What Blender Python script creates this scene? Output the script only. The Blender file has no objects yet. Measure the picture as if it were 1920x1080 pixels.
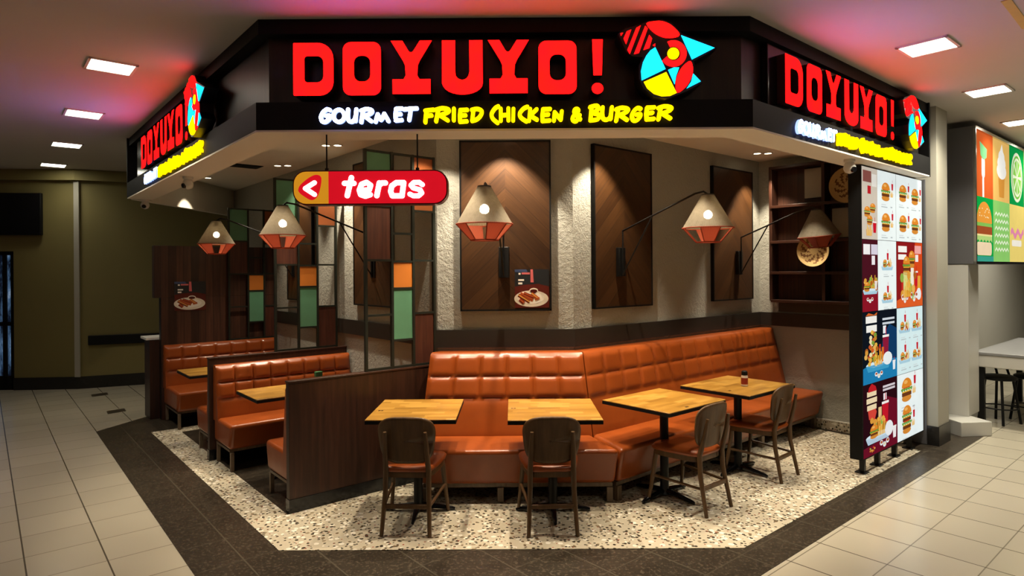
import bpy, bmesh, math, random
from mathutils import Vector, Matrix
random.seed(7)
scene = bpy.context.scene
COL = scene.collection

# ------------------------------------------------------------------ camera
FOC, CX, HY, EYE, ROLL = 1180.0, 960.0, 508.0, 1.8, math.radians(0.4)
cam_d = bpy.data.cameras.new('camera'); cam = bpy.data.objects.new('camera', cam_d); COL.objects.link(cam)
cam_d.sensor_width = 36.0; cam_d.lens = 36.0*FOC/1920.0
cam_d.shift_y = -(540.0-HY)/1920.0
cr, sr = math.cos(ROLL), math.sin(ROLL)
cam.matrix_world = Matrix(((cr, sr, 0, 0), (0, 0, -1, 0), (-sr, cr, 0, EYE), (0, 0, 0, 1)))
scene.camera = cam
cam_d.clip_start = 0.05
# ------------------------------------------------------------------ world and exposure
world = bpy.data.worlds.new('world'); scene.world = world; world.use_nodes = True
wb = world.node_tree.nodes['Background']; wb.inputs[0].default_value = (1.0, 0.86, 0.66, 1); wb.inputs[1].default_value = 0.007
scene.view_settings.view_transform = 'Standard'; scene.view_settings.look = 'None'
scene.view_settings.exposure = 0.0; scene.view_settings.gamma = 1.0; scene.view_settings.use_curve_mapping = False

ER = Vector((0.764, 0.645, 0)); EL = Vector((-0.645, 0.764, 0)); A45 = math.atan2(0.645, 0.764)
ZC, ZI = 3.43, 3.10           # mall ceiling, restaurant ceiling

def ray(px, py):
    u, v = px-CX, -(py-HY)
    return (u*cr+v*sr)/FOC, (-u*sr+v*cr)/FOC
def at_z(px, py, z):
    a, b = ray(px, py); Y = (z-EYE)/b
    return Vector((a*Y, Y, z))
def at_y(px, py, Y):
    a, b = ray(px, py); return Vector((a*Y, Y, EYE+b*Y))

# ------------------------------------------------------------------ object helpers
def tag(o, label=None, cat=None, group=None, kind=None):
    if label: o['label'] = label
    if cat: o['category'] = cat
    if group: o['group'] = group
    if kind: o['kind'] = kind
    return o
def thing(name, label, cat, loc=(0, 0, 0), rz=0.0, group=None):
    o = bpy.data.objects.new(name, None); COL.objects.link(o)
    o.empty_display_size = 0.1
    o.location = loc; o.rotation_euler = (0, 0, rz)
    return tag(o, label, cat, group)
def dup(root, loc, rz, label, group=None):
    def cp(o, par):
        c = o.copy(); COL.objects.link(c)
        if par is not None: c.parent = par
        for ch in list(o.children): cp(ch, c)
        return c
    r = cp(root, None); r.location = loc; r.rotation_euler = (0, 0, rz); r['label'] = label
    if group: r['group'] = group
    return r

class MB:
    """collects shapes, then links them as ONE mesh object"""
    def __init__(self): self.v = []; self.f = []; self.m = []
    def add(self, vs, fs, mi=0, T=None):
        k = len(self.v)
        for p in vs:
            p = Vector(p)
            self.v.append(T @ p if T is not None else p)
        for q in fs:
            self.f.append([k+i for i in q]); self.m.append(mi)
        return self
    def box(self, x0, x1, y0, y1, z0, z1, mi=0, T=None):
        vs = [(x, y, z) for z in (z0, z1) for y in (y0, y1) for x in (x0, x1)]
        return self.add(vs, [(0,2,3,1),(4,5,7,6),(0,1,5,4),(2,6,7,3),(0,4,6,2),(1,3,7,5)], mi, T)
    def hexa(self, b, t, mi=0):
        n = len(b)
        fs = [tuple(range(n))[::-1], tuple(range(n, 2*n))]+[(i, (i+1) % n, n+(i+1) % n, n+i) for i in range(n)]
        return self.add(list(b)+list(t), fs, mi)
    def prism(self, poly, z0, z1, mi=0):
        return self.hexa([(x, y, z0) for x, y in poly], [(x, y, z1) for x, y in poly], mi)
    def prism_xz(self, poly, y0, y1, mi=0):
        return self.hexa([(x, y1, z) for x, z in poly], [(x, y0, z) for x, z in poly], mi)
    def tube(self, pts, r, n=10, mi=0):
        pts = [Vector(p) for p in pts]; rs = r if isinstance(r, (list, tuple)) else [r]*len(pts)
        vs = []; prev = None
        for i, p in enumerate(pts):
            t = (pts[min(i+1, len(pts)-1)]-pts[max(i-1, 0)]).normalized()
            if prev is None:
                a = Vector((0, 0, 1)) if abs(t.z) < .9 else Vector((1, 0, 0))
                s = t.cross(a).normalized()
            else:
                s = (prev-t*prev.dot(t)).normalized()
            prev = s; w = t.cross(s)
            for k in range(n):
                an = 2*math.pi*k/n
                vs.append(p+(s*math.cos(an)+w*math.sin(an))*rs[i])
        fs = []
        for i in range(len(pts)-1):
            for k in range(n):
                fs.append((i*n+k, i*n+(k+1) % n, (i+1)*n+(k+1) % n, (i+1)*n+k))
        fs.append(tuple(range(n))[::-1]); fs.append(tuple(range((len(pts)-1)*n, len(pts)*n)))
        return self.add(vs, fs, mi)
    def lathe(self, prof, n=24, c=(0, 0, 0), mi=0, caps=True, a0=0.0):
        vs = [(c[0]+r*math.cos(a0+2*math.pi*k/n), c[1]+r*math.sin(a0+2*math.pi*k/n), c[2]+z) for r, z in prof for k in range(n)]
        fs = [(i*n+k, i*n+(k+1) % n, (i+1)*n+(k+1) % n, (i+1)*n+k) for i in range(len(prof)-1) for k in range(n)]
        if caps:
            fs.append(tuple(range(n))[::-1]); fs.append(tuple(range((len(prof)-1)*n, len(prof)*n)))
        return self.add(vs, fs, mi)
    def grid(self, fn, nu, nv, mi=0):
        vs = [fn(i/nu, j/nv) for j in range(nv+1) for i in range(nu+1)]
        fs = [(j*(nu+1)+i, j*(nu+1)+i+1, (j+1)*(nu+1)+i+1, (j+1)*(nu+1)+i) for j in range(nv) for i in range(nu)]
        return self.add(vs, fs, mi)
    def build(self, name, mats, parent=None, bevel=0, seg=2, smooth=True, sharp=0.6, fix=True):
        me = bpy.data.meshes.new(name)
        me.from_pydata([tuple(p) for p in self.v], [], self.f)
        if not isinstance(mats, (list, tuple)): mats = [mats]
        for m in mats: me.materials.append(m)
        me.polygons.foreach_set('material_index', self.m)
        if fix:
            bm = bmesh.new(); bm.from_mesh(me); bmesh.ops.recalc_face_normals(bm, faces=bm.faces); bm.to_mesh(me); bm.free()
        if smooth:
            me.polygons.foreach_set('use_smooth', [True]*len(me.polygons)); me.set_sharp_from_angle(angle=sharp)
        me.update()
        o = bpy.data.objects.new(name, me); COL.objects.link(o)
        if parent is not None: o.parent = parent
        if bevel:
            b = o.modifiers.new('bevel', 'BEVEL'); b.width = bevel; b.segments = seg; b.limit_method = 'ANGLE'; b.angle_limit = 0.7
        return o
def struct(mb, name, mat, **k):
    o = mb.build(name, mat, None, **k); o['kind'] = 'structure'; return o

# ------------------------------------------------------------------ materials
def lin(h):
    h = h.lstrip('#'); c = [int(h[i:i+2], 16)/255 for i in (0, 2, 4)]
    return tuple(x/12.92 if x <= .04045 else ((x+.055)/1.055)**2.4 for x in c)
class NT:
    def __init__(self, name):
        self.m = bpy.data.materials.new(name); self.m.use_nodes = True
        self.t = self.m.node_tree; self.b = self.t.nodes['Principled BSDF']
        self.o = self.t.nodes['Material Output']
    def n(self, typ, **k):
        x = self.t.nodes.new(typ)
        for a, v in k.items(): setattr(x, a, v)
        return x
    def l(self, a, b): self.t.links.new(a, b)
    def coord(self, which='Object'): return self.n('ShaderNodeTexCoord').outputs[which]
    def math(self, op, a, b=None, c=None):
        x = self.n('ShaderNodeMath', operation=op)
        for i, s in enumerate((a, b, c)):
            if s is None: continue
            if isinstance(s, (int, float)): x.inputs[i].default_value = s
            else: self.l(s, x.inputs[i])
        return x.outputs[0]
    def noise(self, vec, scale, detail=3, rough=.5, sc=None):
        x = self.n('ShaderNodeTexNoise'); x.inputs['Scale'].default_value = scale; x.inputs['Detail'].default_value = detail
        x.inputs['Roughness'].default_value = rough
        if sc is not None:
            mp = self.n('ShaderNodeMapping'); mp.inputs['Scale'].default_value = sc; self.l(vec, mp.inputs[0]); vec = mp.outputs[0]
        self.l(vec, x.inputs['Vector']); return x.outputs['Fac']
    def mix(self, f, a, b, mode='MIX'):
        x = self.n('ShaderNodeMix', data_type='RGBA', blend_type=mode)
        for s, i in ((f, 0), (a, 6), (b, 7)):
            if isinstance(s, (int, float)): x.inputs[i].default_value = s
            elif isinstance(s, tuple): x.inputs[i].default_value = (*s[:3], 1)
            else: self.l(s, x.inputs[i])
        return x.outputs[2]
    def ramp(self, f, stops):
        x = self.n('ShaderNodeValToRGB'); e = x.color_ramp.elements
        e[0].position = stops[0][0]; e[0].color = (*stops[0][1], 1)
        e[1].position = stops[-1][0]; e[1].color = (*stops[-1][1], 1)
        for p, c in stops[1:-1]:
            q = e.new(p); q.color = (*c, 1)
        self.l(f, x.inputs[0]); return x.outputs[0]
    def bump(self, h, strength=.3, dist=.01):
        x = self.n('ShaderNodeBump'); x.inputs['Strength'].default_value = strength; x.inputs['Distance'].default_value = dist
        self.l(h, x.inputs['Height']); self.l(x.outputs[0], self.b.inputs['Normal'])
    def set(self, col=None, rough=None, metal=None, spec=None, coat=None):
        for k, v in (('Base Color', col), ('Roughness', rough), ('Metallic', metal), ('Specular IOR Level', spec), ('Coat Weight', coat)):
            if v is None: continue
            if isinstance(v, tuple): self.b.inputs[k].default_value = (*v[:3], 1)
            elif isinstance(v, (int, float)): self.b.inputs[k].default_value = v
            else: self.l(v, self.b.inputs[k])
        return self
def plain(name, col, rough=.5, metal=0, var=.12, scale=14, bump=0, spec=.5, coat=0):
    t = NT(name); c = t.coord(); f = t.noise(c, scale, 4)
    t.set(t.mix(f, tuple(x*(1-var) for x in col), tuple(min(1, x*(1+var)) for x in col)), rough, metal, spec, coat)
    if bump: t.bump(t.noise(c, scale*6, 3), bump, .01)
    return t.m
def glow(name, col, strength, hot=None, base=.5):
    t = NT(name); c = t.coord(); f = t.noise(c, 6, 2)
    k = t.mix(f, tuple(x*.92 for x in col), hot if hot else tuple(min(1, x*1.05) for x in col))
    t.set(tuple(x*base for x in col), 1.0, 0, 0)
    t.l(k, t.b.inputs['Emission Color']); t.b.inputs['Emission Strength'].default_value = strength
    return t.m
def wood(name, cols, axis='z', grain=1.0, rough=.45, plank=None, paxis='x', gap=.004, coat=0, bump=.05):
    """streaky grain along axis; optional planks of their own tone across paxis"""
    t = NT(name); c = t.coord()
    sc = {'x': (1.2, 22, 22), 'y': (22, 1.2, 22), 'z': (22, 22, 1.2)}[axis]
    f = t.noise(c, 1.6*grain, 6, .62, sc)
    f2 = t.noise(c, 0.8*grain, 3, .5, tuple(s*.25 for s in sc))
    f = t.math('ADD', t.math('MULTIPLY', f, .7), t.math('MULTIPLY', f2, .3))
    col = t.ramp(f, [(.30, cols[0]), (.5, cols[1]), (.72, cols[2])])
    if plank:
        sp = t.n('ShaderNodeSeparateXYZ'); t.l(c, sp.inputs[0])
        q = t.math('DIVIDE', sp.outputs[paxis.upper()], plank)
        idx = t.math('FLOOR', q)
        w = t.n('ShaderNodeTexWhiteNoise', noise_dimensions='1D'); t.l(idx, w.inputs['W'])
        tone = t.math('ADD', t.math('MULTIPLY', w.outputs['Value'], 1.0), .45)
        cmb = t.n('ShaderNodeCombineColor')
        for i in range(3): t.l(tone, cmb.inputs[i])
        col = t.mix(1.0, col, cmb.outputs[0], 'MULTIPLY')
        fr = t.math('FRACT', q); g = t.math('LESS_THAN', fr, gap/plank)
        col = t.mix(g, col, tuple(x*.15 for x in cols[0]))
    t.set(col, rough, 0, .5, coat)
    if bump: t.bump(f, bump, .01)
    return t.m

M = {}
M['black'] = plain('black_paint', (.006, .006, .006), .55, spec=.2)
M['black_gloss'] = plain('black_gloss', (.006, .006, .007), .18)
M['black_metal'] = plain('black_metal', (.013, .013, .013), .42, .5)
M['dark_frame'] = plain('dark_steel', (.030, .034, .026), .45, .6)
M['green_panel'] = plain('green_panel', (.10, .27, .155), .5, var=.2, scale=5)
M['orange_panel'] = plain('orange_panel', (.55, .17, .02), .5, var=.1, scale=5)
M['rust_panel'] = plain('rust_panel', (.24, .062, .012), .5, var=.1, scale=5)
M['brown_panel'] = wood('brown_panel_wood', [(.035, .010, .006), (.075, .022, .012), (.12, .04, .02)])
M['white'] = plain('white_paint', (.72, .70, .64), .6, var=.04)
M['white_plastic'] = plain('white_plastic', (.75, .73, .68), .3, var=.03)
M['grey_metal'] = plain('grey_metal', (.17, .17, .18), .42, .4, var=.05, scale=4)
M['chrome'] = plain('chrome', (.62, .62, .62), .2, 1, var=.04)
M['ceiling'] = plain('ceiling_paint', (.56, .52, .47), .75, var=.03, scale=1.5, bump=.02)
M['soffit'] = plain('soffit_paint', (.84, .78, .66), .75, var=.04, scale=2, bump=.02)
M['olive'] = plain('olive_wall', (.20, .165, .055), .7, var=.1, scale=1.5)
M['cream_wall'] = plain('cream_wall', (.42, .40, .33), .6, var=.06, scale=2)
M['kiosk_wall'] = plain('kiosk_wall', (.60, .59, .54), .3, var=.05, scale=2)
M['band'] = plain('dark_rail', (.022, .018, .014), .5, var=.2)
M['base'] = plain('dark_stone', (.014, .013, .012), .25, var=.3)
M['charcoal'] = plain('shade_socket', (.05, .045, .04), .6)

def plaster(name, col, strength, scale):
    t = NT(name); c = t.coord()
    f = t.noise(c, scale, 5, .65); f2 = t.noise(c, scale*3.2, 3, .6)
    t.set(t.mix(t.noise(c, 1.2, 3), tuple(x*.9 for x in col), tuple(x*1.08 for x in col)), .85, 0, .25)
    t.bump(t.math('ADD', f, t.math('MULTIPLY', f2, .4)), strength, .03)
    return t.m
M['plaster'] = plaster('rough_plaster', (.40, .40, .35), .55, 26)
M['plaster_smooth'] = plaster('smooth_plaster', (.36, .335, .27), .06, 10)

def floor_tiles(name, col, line, rough, tile, pa, pb, cell_var=.05, speck=None):
    t = NT(name); c = t.coord(); sp = t.n('ShaderNodeSeparateXYZ'); t.l(c, sp.inputs[0])
    X, Y = sp.outputs['X'], sp.outputs['Y']
    a = t.math('ADD', t.math('MULTIPLY', X, ER.x), t.math('MULTIPLY', Y, ER.y))
    b = t.math('ADD', t.math('MULTIPLY', X, EL.x), t.math('MULTIPLY', Y, EL.y))
    a = t.math('DIVIDE', t.math('SUBTRACT', a, pa), tile); b = t.math('DIVIDE', t.math('SUBTRACT', b, pb), tile)
    la = t.math('LESS_THAN', t.math('ABSOLUTE', t.math('SUBTRACT', t.math('FRACT', t.math('ADD', a, .5)), .5)), .0045/tile)
    lb = t.math('LESS_THAN', t.math('ABSOLUTE', t.math('SUBTRACT', t.math('FRACT', t.math('ADD', b, .5)), .5)), .0035/tile)
    cm = t.n('ShaderNodeCombineXYZ'); t.l(t.math('FLOOR', a), cm.inputs[0]); t.l(t.math('FLOOR', b), cm.inputs[1])
    w = t.n('ShaderNodeTexWhiteNoise', noise_dimensions='2D'); t.l(cm.outputs[0], w.inputs['Vector'])
    base = t.mix(w.outputs['Value'], tuple(x*(1-cell_var) for x in col), tuple(x*(1+cell_var) for x in col))
    base = t.mix(t.math('MULTIPLY', t.noise(c, 1.3, 2), .22), base, tuple(x*.72 for x in col))
    if speck:
        s = t.noise(c, 48, 4, .7); s2 = t.noise(c, 7, 5, .75)
        base = t.mix(t.math('GREATER_THAN', s, .57), base, speck)
        base = t.mix(t.math('MULTIPLY', s2, .55), base, speck)
    base = t.mix(t.math('MAXIMUM', la, t.math('MULTIPLY', lb, .7)), base, line)
    t.set(base, rough, 0, .25 if speck else .5)
    return t.m
M['floor'] = floor_tiles('cream_floor_tiles', (.50, .455, .35), (.10, .085, .06), .20, .40, .20, .26)
M['granite'] = floor_tiles('dark_granite_tiles', (.015, .012, .0085), (.085, .072, .05), .30, .40, .05, .10, .35, (.085, .066, .045))
def terrazzo():
    t = NT('terrazzo_chips'); c = t.coord()
    base = t.mix(t.noise(c, 2, 3), (.56, .50, .37), (.46, .41, .30))
    for sc, th, col in ((17, .22, (.74, .70, .58)), (21, .15, (.03, .022, .012)), (15, .10, (.16, .10, .05)), (27, .16, (.09, .08, .055)), (12, .09, (.30, .24, .15)), (19, .03, (.30, .06, .03))):
        v = t.n('ShaderNodeTexVoronoi', feature='F1'); v.inputs['Scale'].default_value = sc
        mp = t.n('ShaderNodeMapping'); mp.inputs['Location'].default_value = (sc*.37, sc*.11, 0); mp.inputs['Rotation'].default_value = (0, 0, sc)
        t.l(c, mp.inputs[0]); d = t.mix(.06, mp.outputs[0], t.n('ShaderNodeTexCoord').outputs['Object'])
        t.l(mp.outputs[0], v.inputs['Vector'])
        wn = t.math('ADD', v.outputs['Distance'], t.math('MULTIPLY', t.noise(c, 60, 2), .22))
        base = t.mix(t.math('LESS_THAN', wn, th+.20), base, col)
    t.set(base, .38, 0, .4); return t.m
M['terrazzo'] = terrazzo()
def leather(name, col):
    t = NT(name); c = t.coord(); f = t.noise(c, 5, 4, .6)
    t.set(t.mix(f, tuple(x*.72 for x in col), tuple(x*1.18 for x in col)), t.math('ADD', t.math('MULTIPLY', t.noise(c, 9, 3), .14), .24), 0, .5, .1)
    t.bump(t.math('ADD', t.noise(c, 7, 3), t.math('MULTIPLY', t.noise(c, 160, 2), .12)), .10, .02)
    return t.m
M['leather'] = leather('cognac_leather', (.29, .060, .009))
DW = [(.013, .0045, .002), (.034, .011, .005), (.062, .021, .010)]
M['dark_wood'] = wood('dark_stained_wood', DW, 'z', rough=.42, coat=0)
M['dark_wood_x'] = wood('dark_stained_wood_flat', DW, 'x', rough=.38)
M['slat_wood'] = wood('dark_plank_wood', [(.020, .007, .004), (.050, .018, .009), (.085, .032, .017)], 'z', plank=.085, rough=.45)
M['fascia_wood'] = wood('fascia_wood', [(.010, .005, .003), (.024, .012, .006), (.042, .022, .012)], 'z', rough=.42)
M['chair_wood'] = wood('walnut_wood', [(.055, .027, .009), (.10, .050, .017), (.14, .073, .026)], 'z', rough=.4)
M['foot_wood'] = wood('foot_wood', [(.08, .055, .032), (.14, .095, .058), (.20, .14, .09)], 'z', rough=.45)
def butcher():
    t = NT('oak_block_top'); c = t.coord(); sp = t.n('ShaderNodeSeparateXYZ'); t.l(c, sp.inputs[0])
    row = t.math('FLOOR', t.math('DIVIDE', sp.outputs['Y'], .052))
    w0 = t.n('ShaderNodeTexWhiteNoise', noise_dimensions='1D'); t.l(row, w0.inputs['W'])
    colx = t.math('FLOOR', t.math('ADD', t.math('DIVIDE', sp.outputs['X'], .24), t.math('MULTIPLY', w0.outputs['Value'], 3)))
    cm = t.n('ShaderNodeCombineXYZ'); t.l(row, cm.inputs[0]); t.l(colx, cm.inputs[1])
    w = t.n('ShaderNodeTexWhiteNoise', noise_dimensions='2D'); t.l(cm.outputs[0], w.inputs['Vector'])
    g = t.noise(c, 2, 5, .6, (2, 30, 30))
    f = t.math('ADD', t.math('MULTIPLY', w.outputs['Value'], .6), t.math('MULTIPLY', g, .5))
    t.set(t.ramp(f, [(.2, (.22, .105, .014)), (.55, (.34, .17, .024)), (.9, (.47, .26, .05))]), .34, 0, .5, .05)
    return t.m
M['top_wood'] = butcher()
def chevron():
    t = NT('chevron_wood'); c = t.coord(); sp = t.n('ShaderNodeSeparateXYZ'); t.l(c, sp.inputs[0])
    ax = t.math('ABSOLUTE', sp.outputs['X'])
    s = t.math('DIVIDE', t.math('ADD', sp.outputs['Z'], t.math('MULTIPLY', ax, 1.0)), .165)
    idx = t.math('FLOOR', s); sgn = t.math('GREATER_THAN', sp.outputs['X'], 0)
    cm = t.n('ShaderNodeCombineXYZ'); t.l(idx, cm.inputs[0]); t.l(sgn, cm.inputs[1])
    w = t.n('ShaderNodeTexWhiteNoise', noise_dimensions='2D'); t.l(cm.outputs[0], w.inputs['Vector'])
    al = t.math('SUBTRACT', ax, sp.outputs['Z']); ac = t.math('ADD', ax, sp.outputs['Z'])
    gv = t.n('ShaderNodeCombineXYZ'); t.l(t.math('MULTIPLY', al, 1.5), gv.inputs[0]); t.l(t.math('MULTIPLY', ac, 26), gv.inputs[1]); t.l(sgn, gv.inputs[2])
    g = t.noise(gv.outputs[0], 1.5, 5, .6)
    f = t.math('ADD', t.math('MULTIPLY', w.outputs['Value'], .25), t.math('ADD', .10, t.math('MULTIPLY', g, .6)))
    col = t.ramp(f, [(.2, (.020, .007, .0025)), (.5, (.045, .018, .005)), (.85, (.085, .036, .011))])
    fr = t.math('FRACT', s); ln = t.math('LESS_THAN', fr, .025)
    col = t.mix(ln, col, (.012, .005, .002))
    t.set(col, .42, 0, .45); t.bump(t.math('SUBTRACT', 1.0, ln), .4, .004); return t.m
M['chevron'] = chevron()
def woven_shade():
    t = NT('woven_jute_shade'); c = t.coord('Object'); sp = t.n('ShaderNodeSeparateXYZ'); t.l(c, sp.inputs[0])
    ang = t.math('ARCTAN2', sp.outputs['Y'], sp.outputs['X'])
    th = t.math('ABSOLUTE', t.math('SINE', t.math('MULTIPLY', ang, 60)))
    hz = t.math('ABSOLUTE', t.math('SINE', t.math('MULTIPLY', sp.outputs['Z'], 520)))
    n = t.noise(c, 40, 3)
    open_ = t.math('LESS_THAN', t.math('MULTIPLY', t.math('ADD', th, t.math('MULTIPLY', n, .5)), t.math('ADD', hz, .35)), .24)
    t.set(t.mix(t.math('MULTIPLY', t.math('ADD', n, .25), t.math('ADD', th, .35)), (.13, .112, .08), (.27, .24, .18)), .85, 0, .2)
    tr = t.n('ShaderNodeBsdfTransparent'); tl = t.n('ShaderNodeBsdfTranslucent'); tl.inputs[0].default_value = (.45, .33, .2, 1)
    m1 = t.n('ShaderNodeMixShader'); m1.inputs[0].default_value = .06; t.l(t.b.outputs[0], m1.inputs[1]); t.l(tl.outputs[0], m1.inputs[2])
    m2 = t.n('ShaderNodeMixShader'); t.l(t.math('MAXIMUM', t.math('MULTIPLY', open_, .75), .10), m2.inputs[0]); t.l(m1.outputs[0], m2.inputs[1]); t.l(tr.outputs[0], m2.inputs[2])
    t.l(m2.outputs[0], t.o.inputs['Surface']); return t.m
M['shade'] = woven_shade()
def cord_mat():
    t = NT('coral_cord'); c = t.coord(); sp = t.n('ShaderNodeSeparateXYZ'); t.l(c, sp.inputs[0])
    ang = t.math('ARCTAN2', sp.outputs['Y'], sp.outputs['X'])
    th = t.math('ABSOLUTE', t.math('SINE', t.math('MULTIPLY', ang, 48)))
    t.set(t.mix(th, (.30, .04, .022), (.50, .12, .065)), .7, 0, .2)
    tl = t.n('ShaderNodeBsdfTranslucent'); tl.inputs[0].default_value = (.4, .07, .04, 1)
    m1 = t.n('ShaderNodeMixShader'); m1.inputs[0].default_value = .35; t.l(t.b.outputs[0], m1.inputs[1]); t.l(tl.outputs[0], m1.inputs[2])
    t.l(m1.outputs[0], t.o.inputs['Surface']); return t.m
M['cord'] = cord_mat()
def plate_mat():
    t = NT('woven_plate'); c = t.coord(); sp = t.n('ShaderNodeSeparateXYZ'); t.l(c, sp.inputs[0])
    r = t.math('SQRT', t.math('ADD', t.math('POWER', sp.outputs['X'], 2), t.math('POWER', sp.outputs['Z'], 2)))
    an = t.math('ARCTAN2', sp.outputs['Z'], sp.outputs['X'])
    ring = t.math('FLOOR', t.math('DIVIDE', r, .026))
    k = t.math('SINE', t.math('ADD', t.math('MULTIPLY', an, 9), t.math('MULTIPLY', ring, 1.7)))
    d = t.math('MULTIPLY', t.math('GREATER_THAN', k, .25), t.math('LESS_THAN', t.math('ABSOLUTE', t.math('SUBTRACT', r, .095)), .05))
    d2 = t.math('LESS_THAN', t.math('FRACT', t.math('DIVIDE', r, .013)), .2)
    col = t.mix(d, (.52, .36, .15), (.16, .07, .025)); col = t.mix(t.math('MULTIPLY', d2, .5), col, (.2, .12, .05))
    t.set(col, .75, 0, .2); t.bump(t.math('FRACT', t.math('DIVIDE', r, .013)), .3, .004); return t.m
M['plate'] = plate_mat()
M['bulb'] = glow('warm_bulb', (1, .80, .50), 30)
M['bulb_dim'] = plain('unlit_bulb', (.7, .65, .55), .3)
M['lens_on'] = glow('downlight_lens', (1, .82, .55), 14)
M['panel_on'] = glow('ceiling_panel_lens', (1, .93, .76), 14)
M['red_on'] = glow('red_letter_face', (1, .0012, .0035), 7.0, hot=(1, .0030, .0006))
M['red_side'] = plain('red_letter_return', (.05, .003, .004), .4)
M['white_on'] = glow('white_letter_face', (.25, .36, 1), 48)
M['blue_side'] = glow('blue_halo_return', (.30, .42, 1), 2.0)
M['yellow_on'] = glow('yellow_letter_face', (1, .62, .0), 2.6)
M['cyan_on'] = glow('cyan_logo_face', (.006, .50, .86), 3.2)
M['yel_logo'] = glow('yellow_logo_face', (1, .62, .0), 2.2)
M['navy'] = plain('navy_logo_box', (.004, .004, .012), .35)
M['teras_red'] = glow('red_sign_face', (.62, .006, .015), 1.0)
M['teras_yellow'] = glow('amber_sign_face', (.58, .24, .012), 1.0)
M['teras_white'] = glow('white_sign_letter', (1, .90, .97), 3.0)
_pr = {}
def ink(h, k=1.0):
    key = (h, k)
    if key not in _pr: _pr[key] = glow('backlit_print_'+h.lstrip('#'), lin(h), k, base=.15)
    return _pr[key]
_pp = {}
def paper(h):
    if h not in _pp: _pp[h] = plain('printed_ink_'+h.lstrip('#'), lin(h), .35, var=.06)
    return _pp[h]

# ------------------------------------------------------------------ spot and area lamps
def spot(loc, tgt, power, size=70, blend=.5, col=(1, .76, .46), r=.04, name='spot_light'):
    d = bpy.data.lights.new(name, 'SPOT'); d.energy = power; d.color = col; d.spot_size = math.radians(size); d.spot_blend = blend; d.shadow_soft_size = r
    o = bpy.data.objects.new(name, d); COL.objects.link(o); o.location = loc
    o.rotation_euler = (Vector(tgt)-Vector(loc)).to_track_quat('-Z', 'Y').to_euler()
    return o
def area(loc, power, size, rz, col=(1, .92, .75)):
    d = bpy.data.lights.new('panel_light', 'AREA'); d.energy = power; d.color = col; d.shape = 'SQUARE'; d.size = size; d.spread = math.radians(125)
    o = bpy.data.objects.new('panel_light', d); COL.objects.link(o); o.location = loc; o.rotation_euler = (0, 0, rz); return o

# ================================================================== PLAN
def V2(x, y): return Vector((x, y, 0))
FL, FR = V2(-1.632, 4.03), V2(1.55, 4.03)           # fascia corners
LE, RE = FL+EL*4.63, FR+ER*3.36
TL, TR = V2(-1.517, 4.06), V2(1.481, 4.05)          # terrazzo corners
C0, C1 = V2(-.66, 5.55), V2(.54, 5.55)              # nose of the back wall
LW, RW = C0+EL*5.80, C1+ER*3.22                     # far corners of the dining area
def line_x(p, d, q, e):
    den = d.x*e.y-d.y*e.x; r = q-p
    return p+d*((r.x*e.y-r.y*e.x)/den)
def offset(poly, d):
    """open polyline moved d to its left-hand side, mitred"""
    out = []
    segs = [(poly[i+1]-poly[i]).normalized() for i in range(len(poly)-1)]
    nor = [Vector((-s.y, s.x, 0)) for s in segs]
    for i, p in enumerate(poly):
        if i == 0: out.append(p+nor[0]*d)
        elif i == len(poly)-1: out.append(p+nor[-1]*d)
        else: out.append(line_x(poly[i-1]+nor[i-1]*d, segs[i-1], p+nor[i]*d, segs[i]))
    return out
FAS = [LE, FL, FR, RE]                               # inward is on the left-hand side
def fas_seg(mb, i, d0, d1, z0, z1, mi):
    a, b = offset(FAS, d0), offset(FAS, d1)
    q = [a[i], a[i+1], b[i+1], b[i]]
    mb.hexa([(p.x, p.y, z0) for p in q], [(p.x, p.y, z1) for p in q], mi)

# ------------------------------------------------------------------ floor
def slab(name, pts, z0, z1, mat, **k):
    mb = MB(); mb.prism([(p[0], p[1]) for p in pts], z0, z1); return struct(mb, name, mat, smooth=False, **k)
slab('floor', [(-14, -3), (13, -3), (13, 16), (-14, 16)], -.1, 0, M['floor'])
gl, gr = TL+V2(-.764, -.645)*.50, TR+V2(.645, -.764)*.25
y_g = 3.40
GLf = line_x(gl, EL, V2(0, y_g), V2(1, 0)); GRf = line_x(gr, ER, V2(0, y_g), V2(1, 0))
GLe = at_z(180, 810, 0); GLe2 = at_z(300, 774, 0)
slab('trim_1', [GLf, GRf, gr+ER*4.6, gr+ER*4.6+EL*1.6, RW, C1+V2(0, .3), V2(-3.0, 9.0), GLe2+ER*.8, GLe2, GLe], 0, .004, M['granite'])
TLe = TL+EL*3.98; S1_ = V2(-1.662, 4.668)
slab('trim_2', [TL, TR, TR+ER*3.3, RW, C1+V2(0, .2), C0+V2(0, .2), V2(-3.3, 8.6), TLe+ER*1.2, TLe], .004, .008, M['terrazzo'])
slab('trim_11', [S1_-ER*.015, S1_-ER*.015+EL*3.20, S1_+EL*3.20+ER*1.5, C0+V2(0, .15)], .008, .0105, M['granite'])
dia = MB()
for px, py in ((187, 740), (218, 771)):
    c = at_z(px, py, 0); dia.prism([(c.x-.13, c.y), (c.x, c.y-.17), (c.x+.13, c.y), (c.x, c.y+.17)], 0, .002)
struct(dia, 'trim_3', M['granite'], smooth=False)
# ------------------------------------------------------------------ ceilings
slab('ceiling', [(-14, -3), (13, -3), (13, 16), (-14, 16)], ZC, ZC+.1, M['ceiling'])
fin = offset(FAS, .26)
slab('ceiling_dining', [fin[0], fin[1], fin[2], fin[3], RW+V2(.05, .05), C1+V2(0, .06), C0+V2(0, .06), LW+V2(0, .05)], ZI, ZI+.05, M['soffit'])
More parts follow.
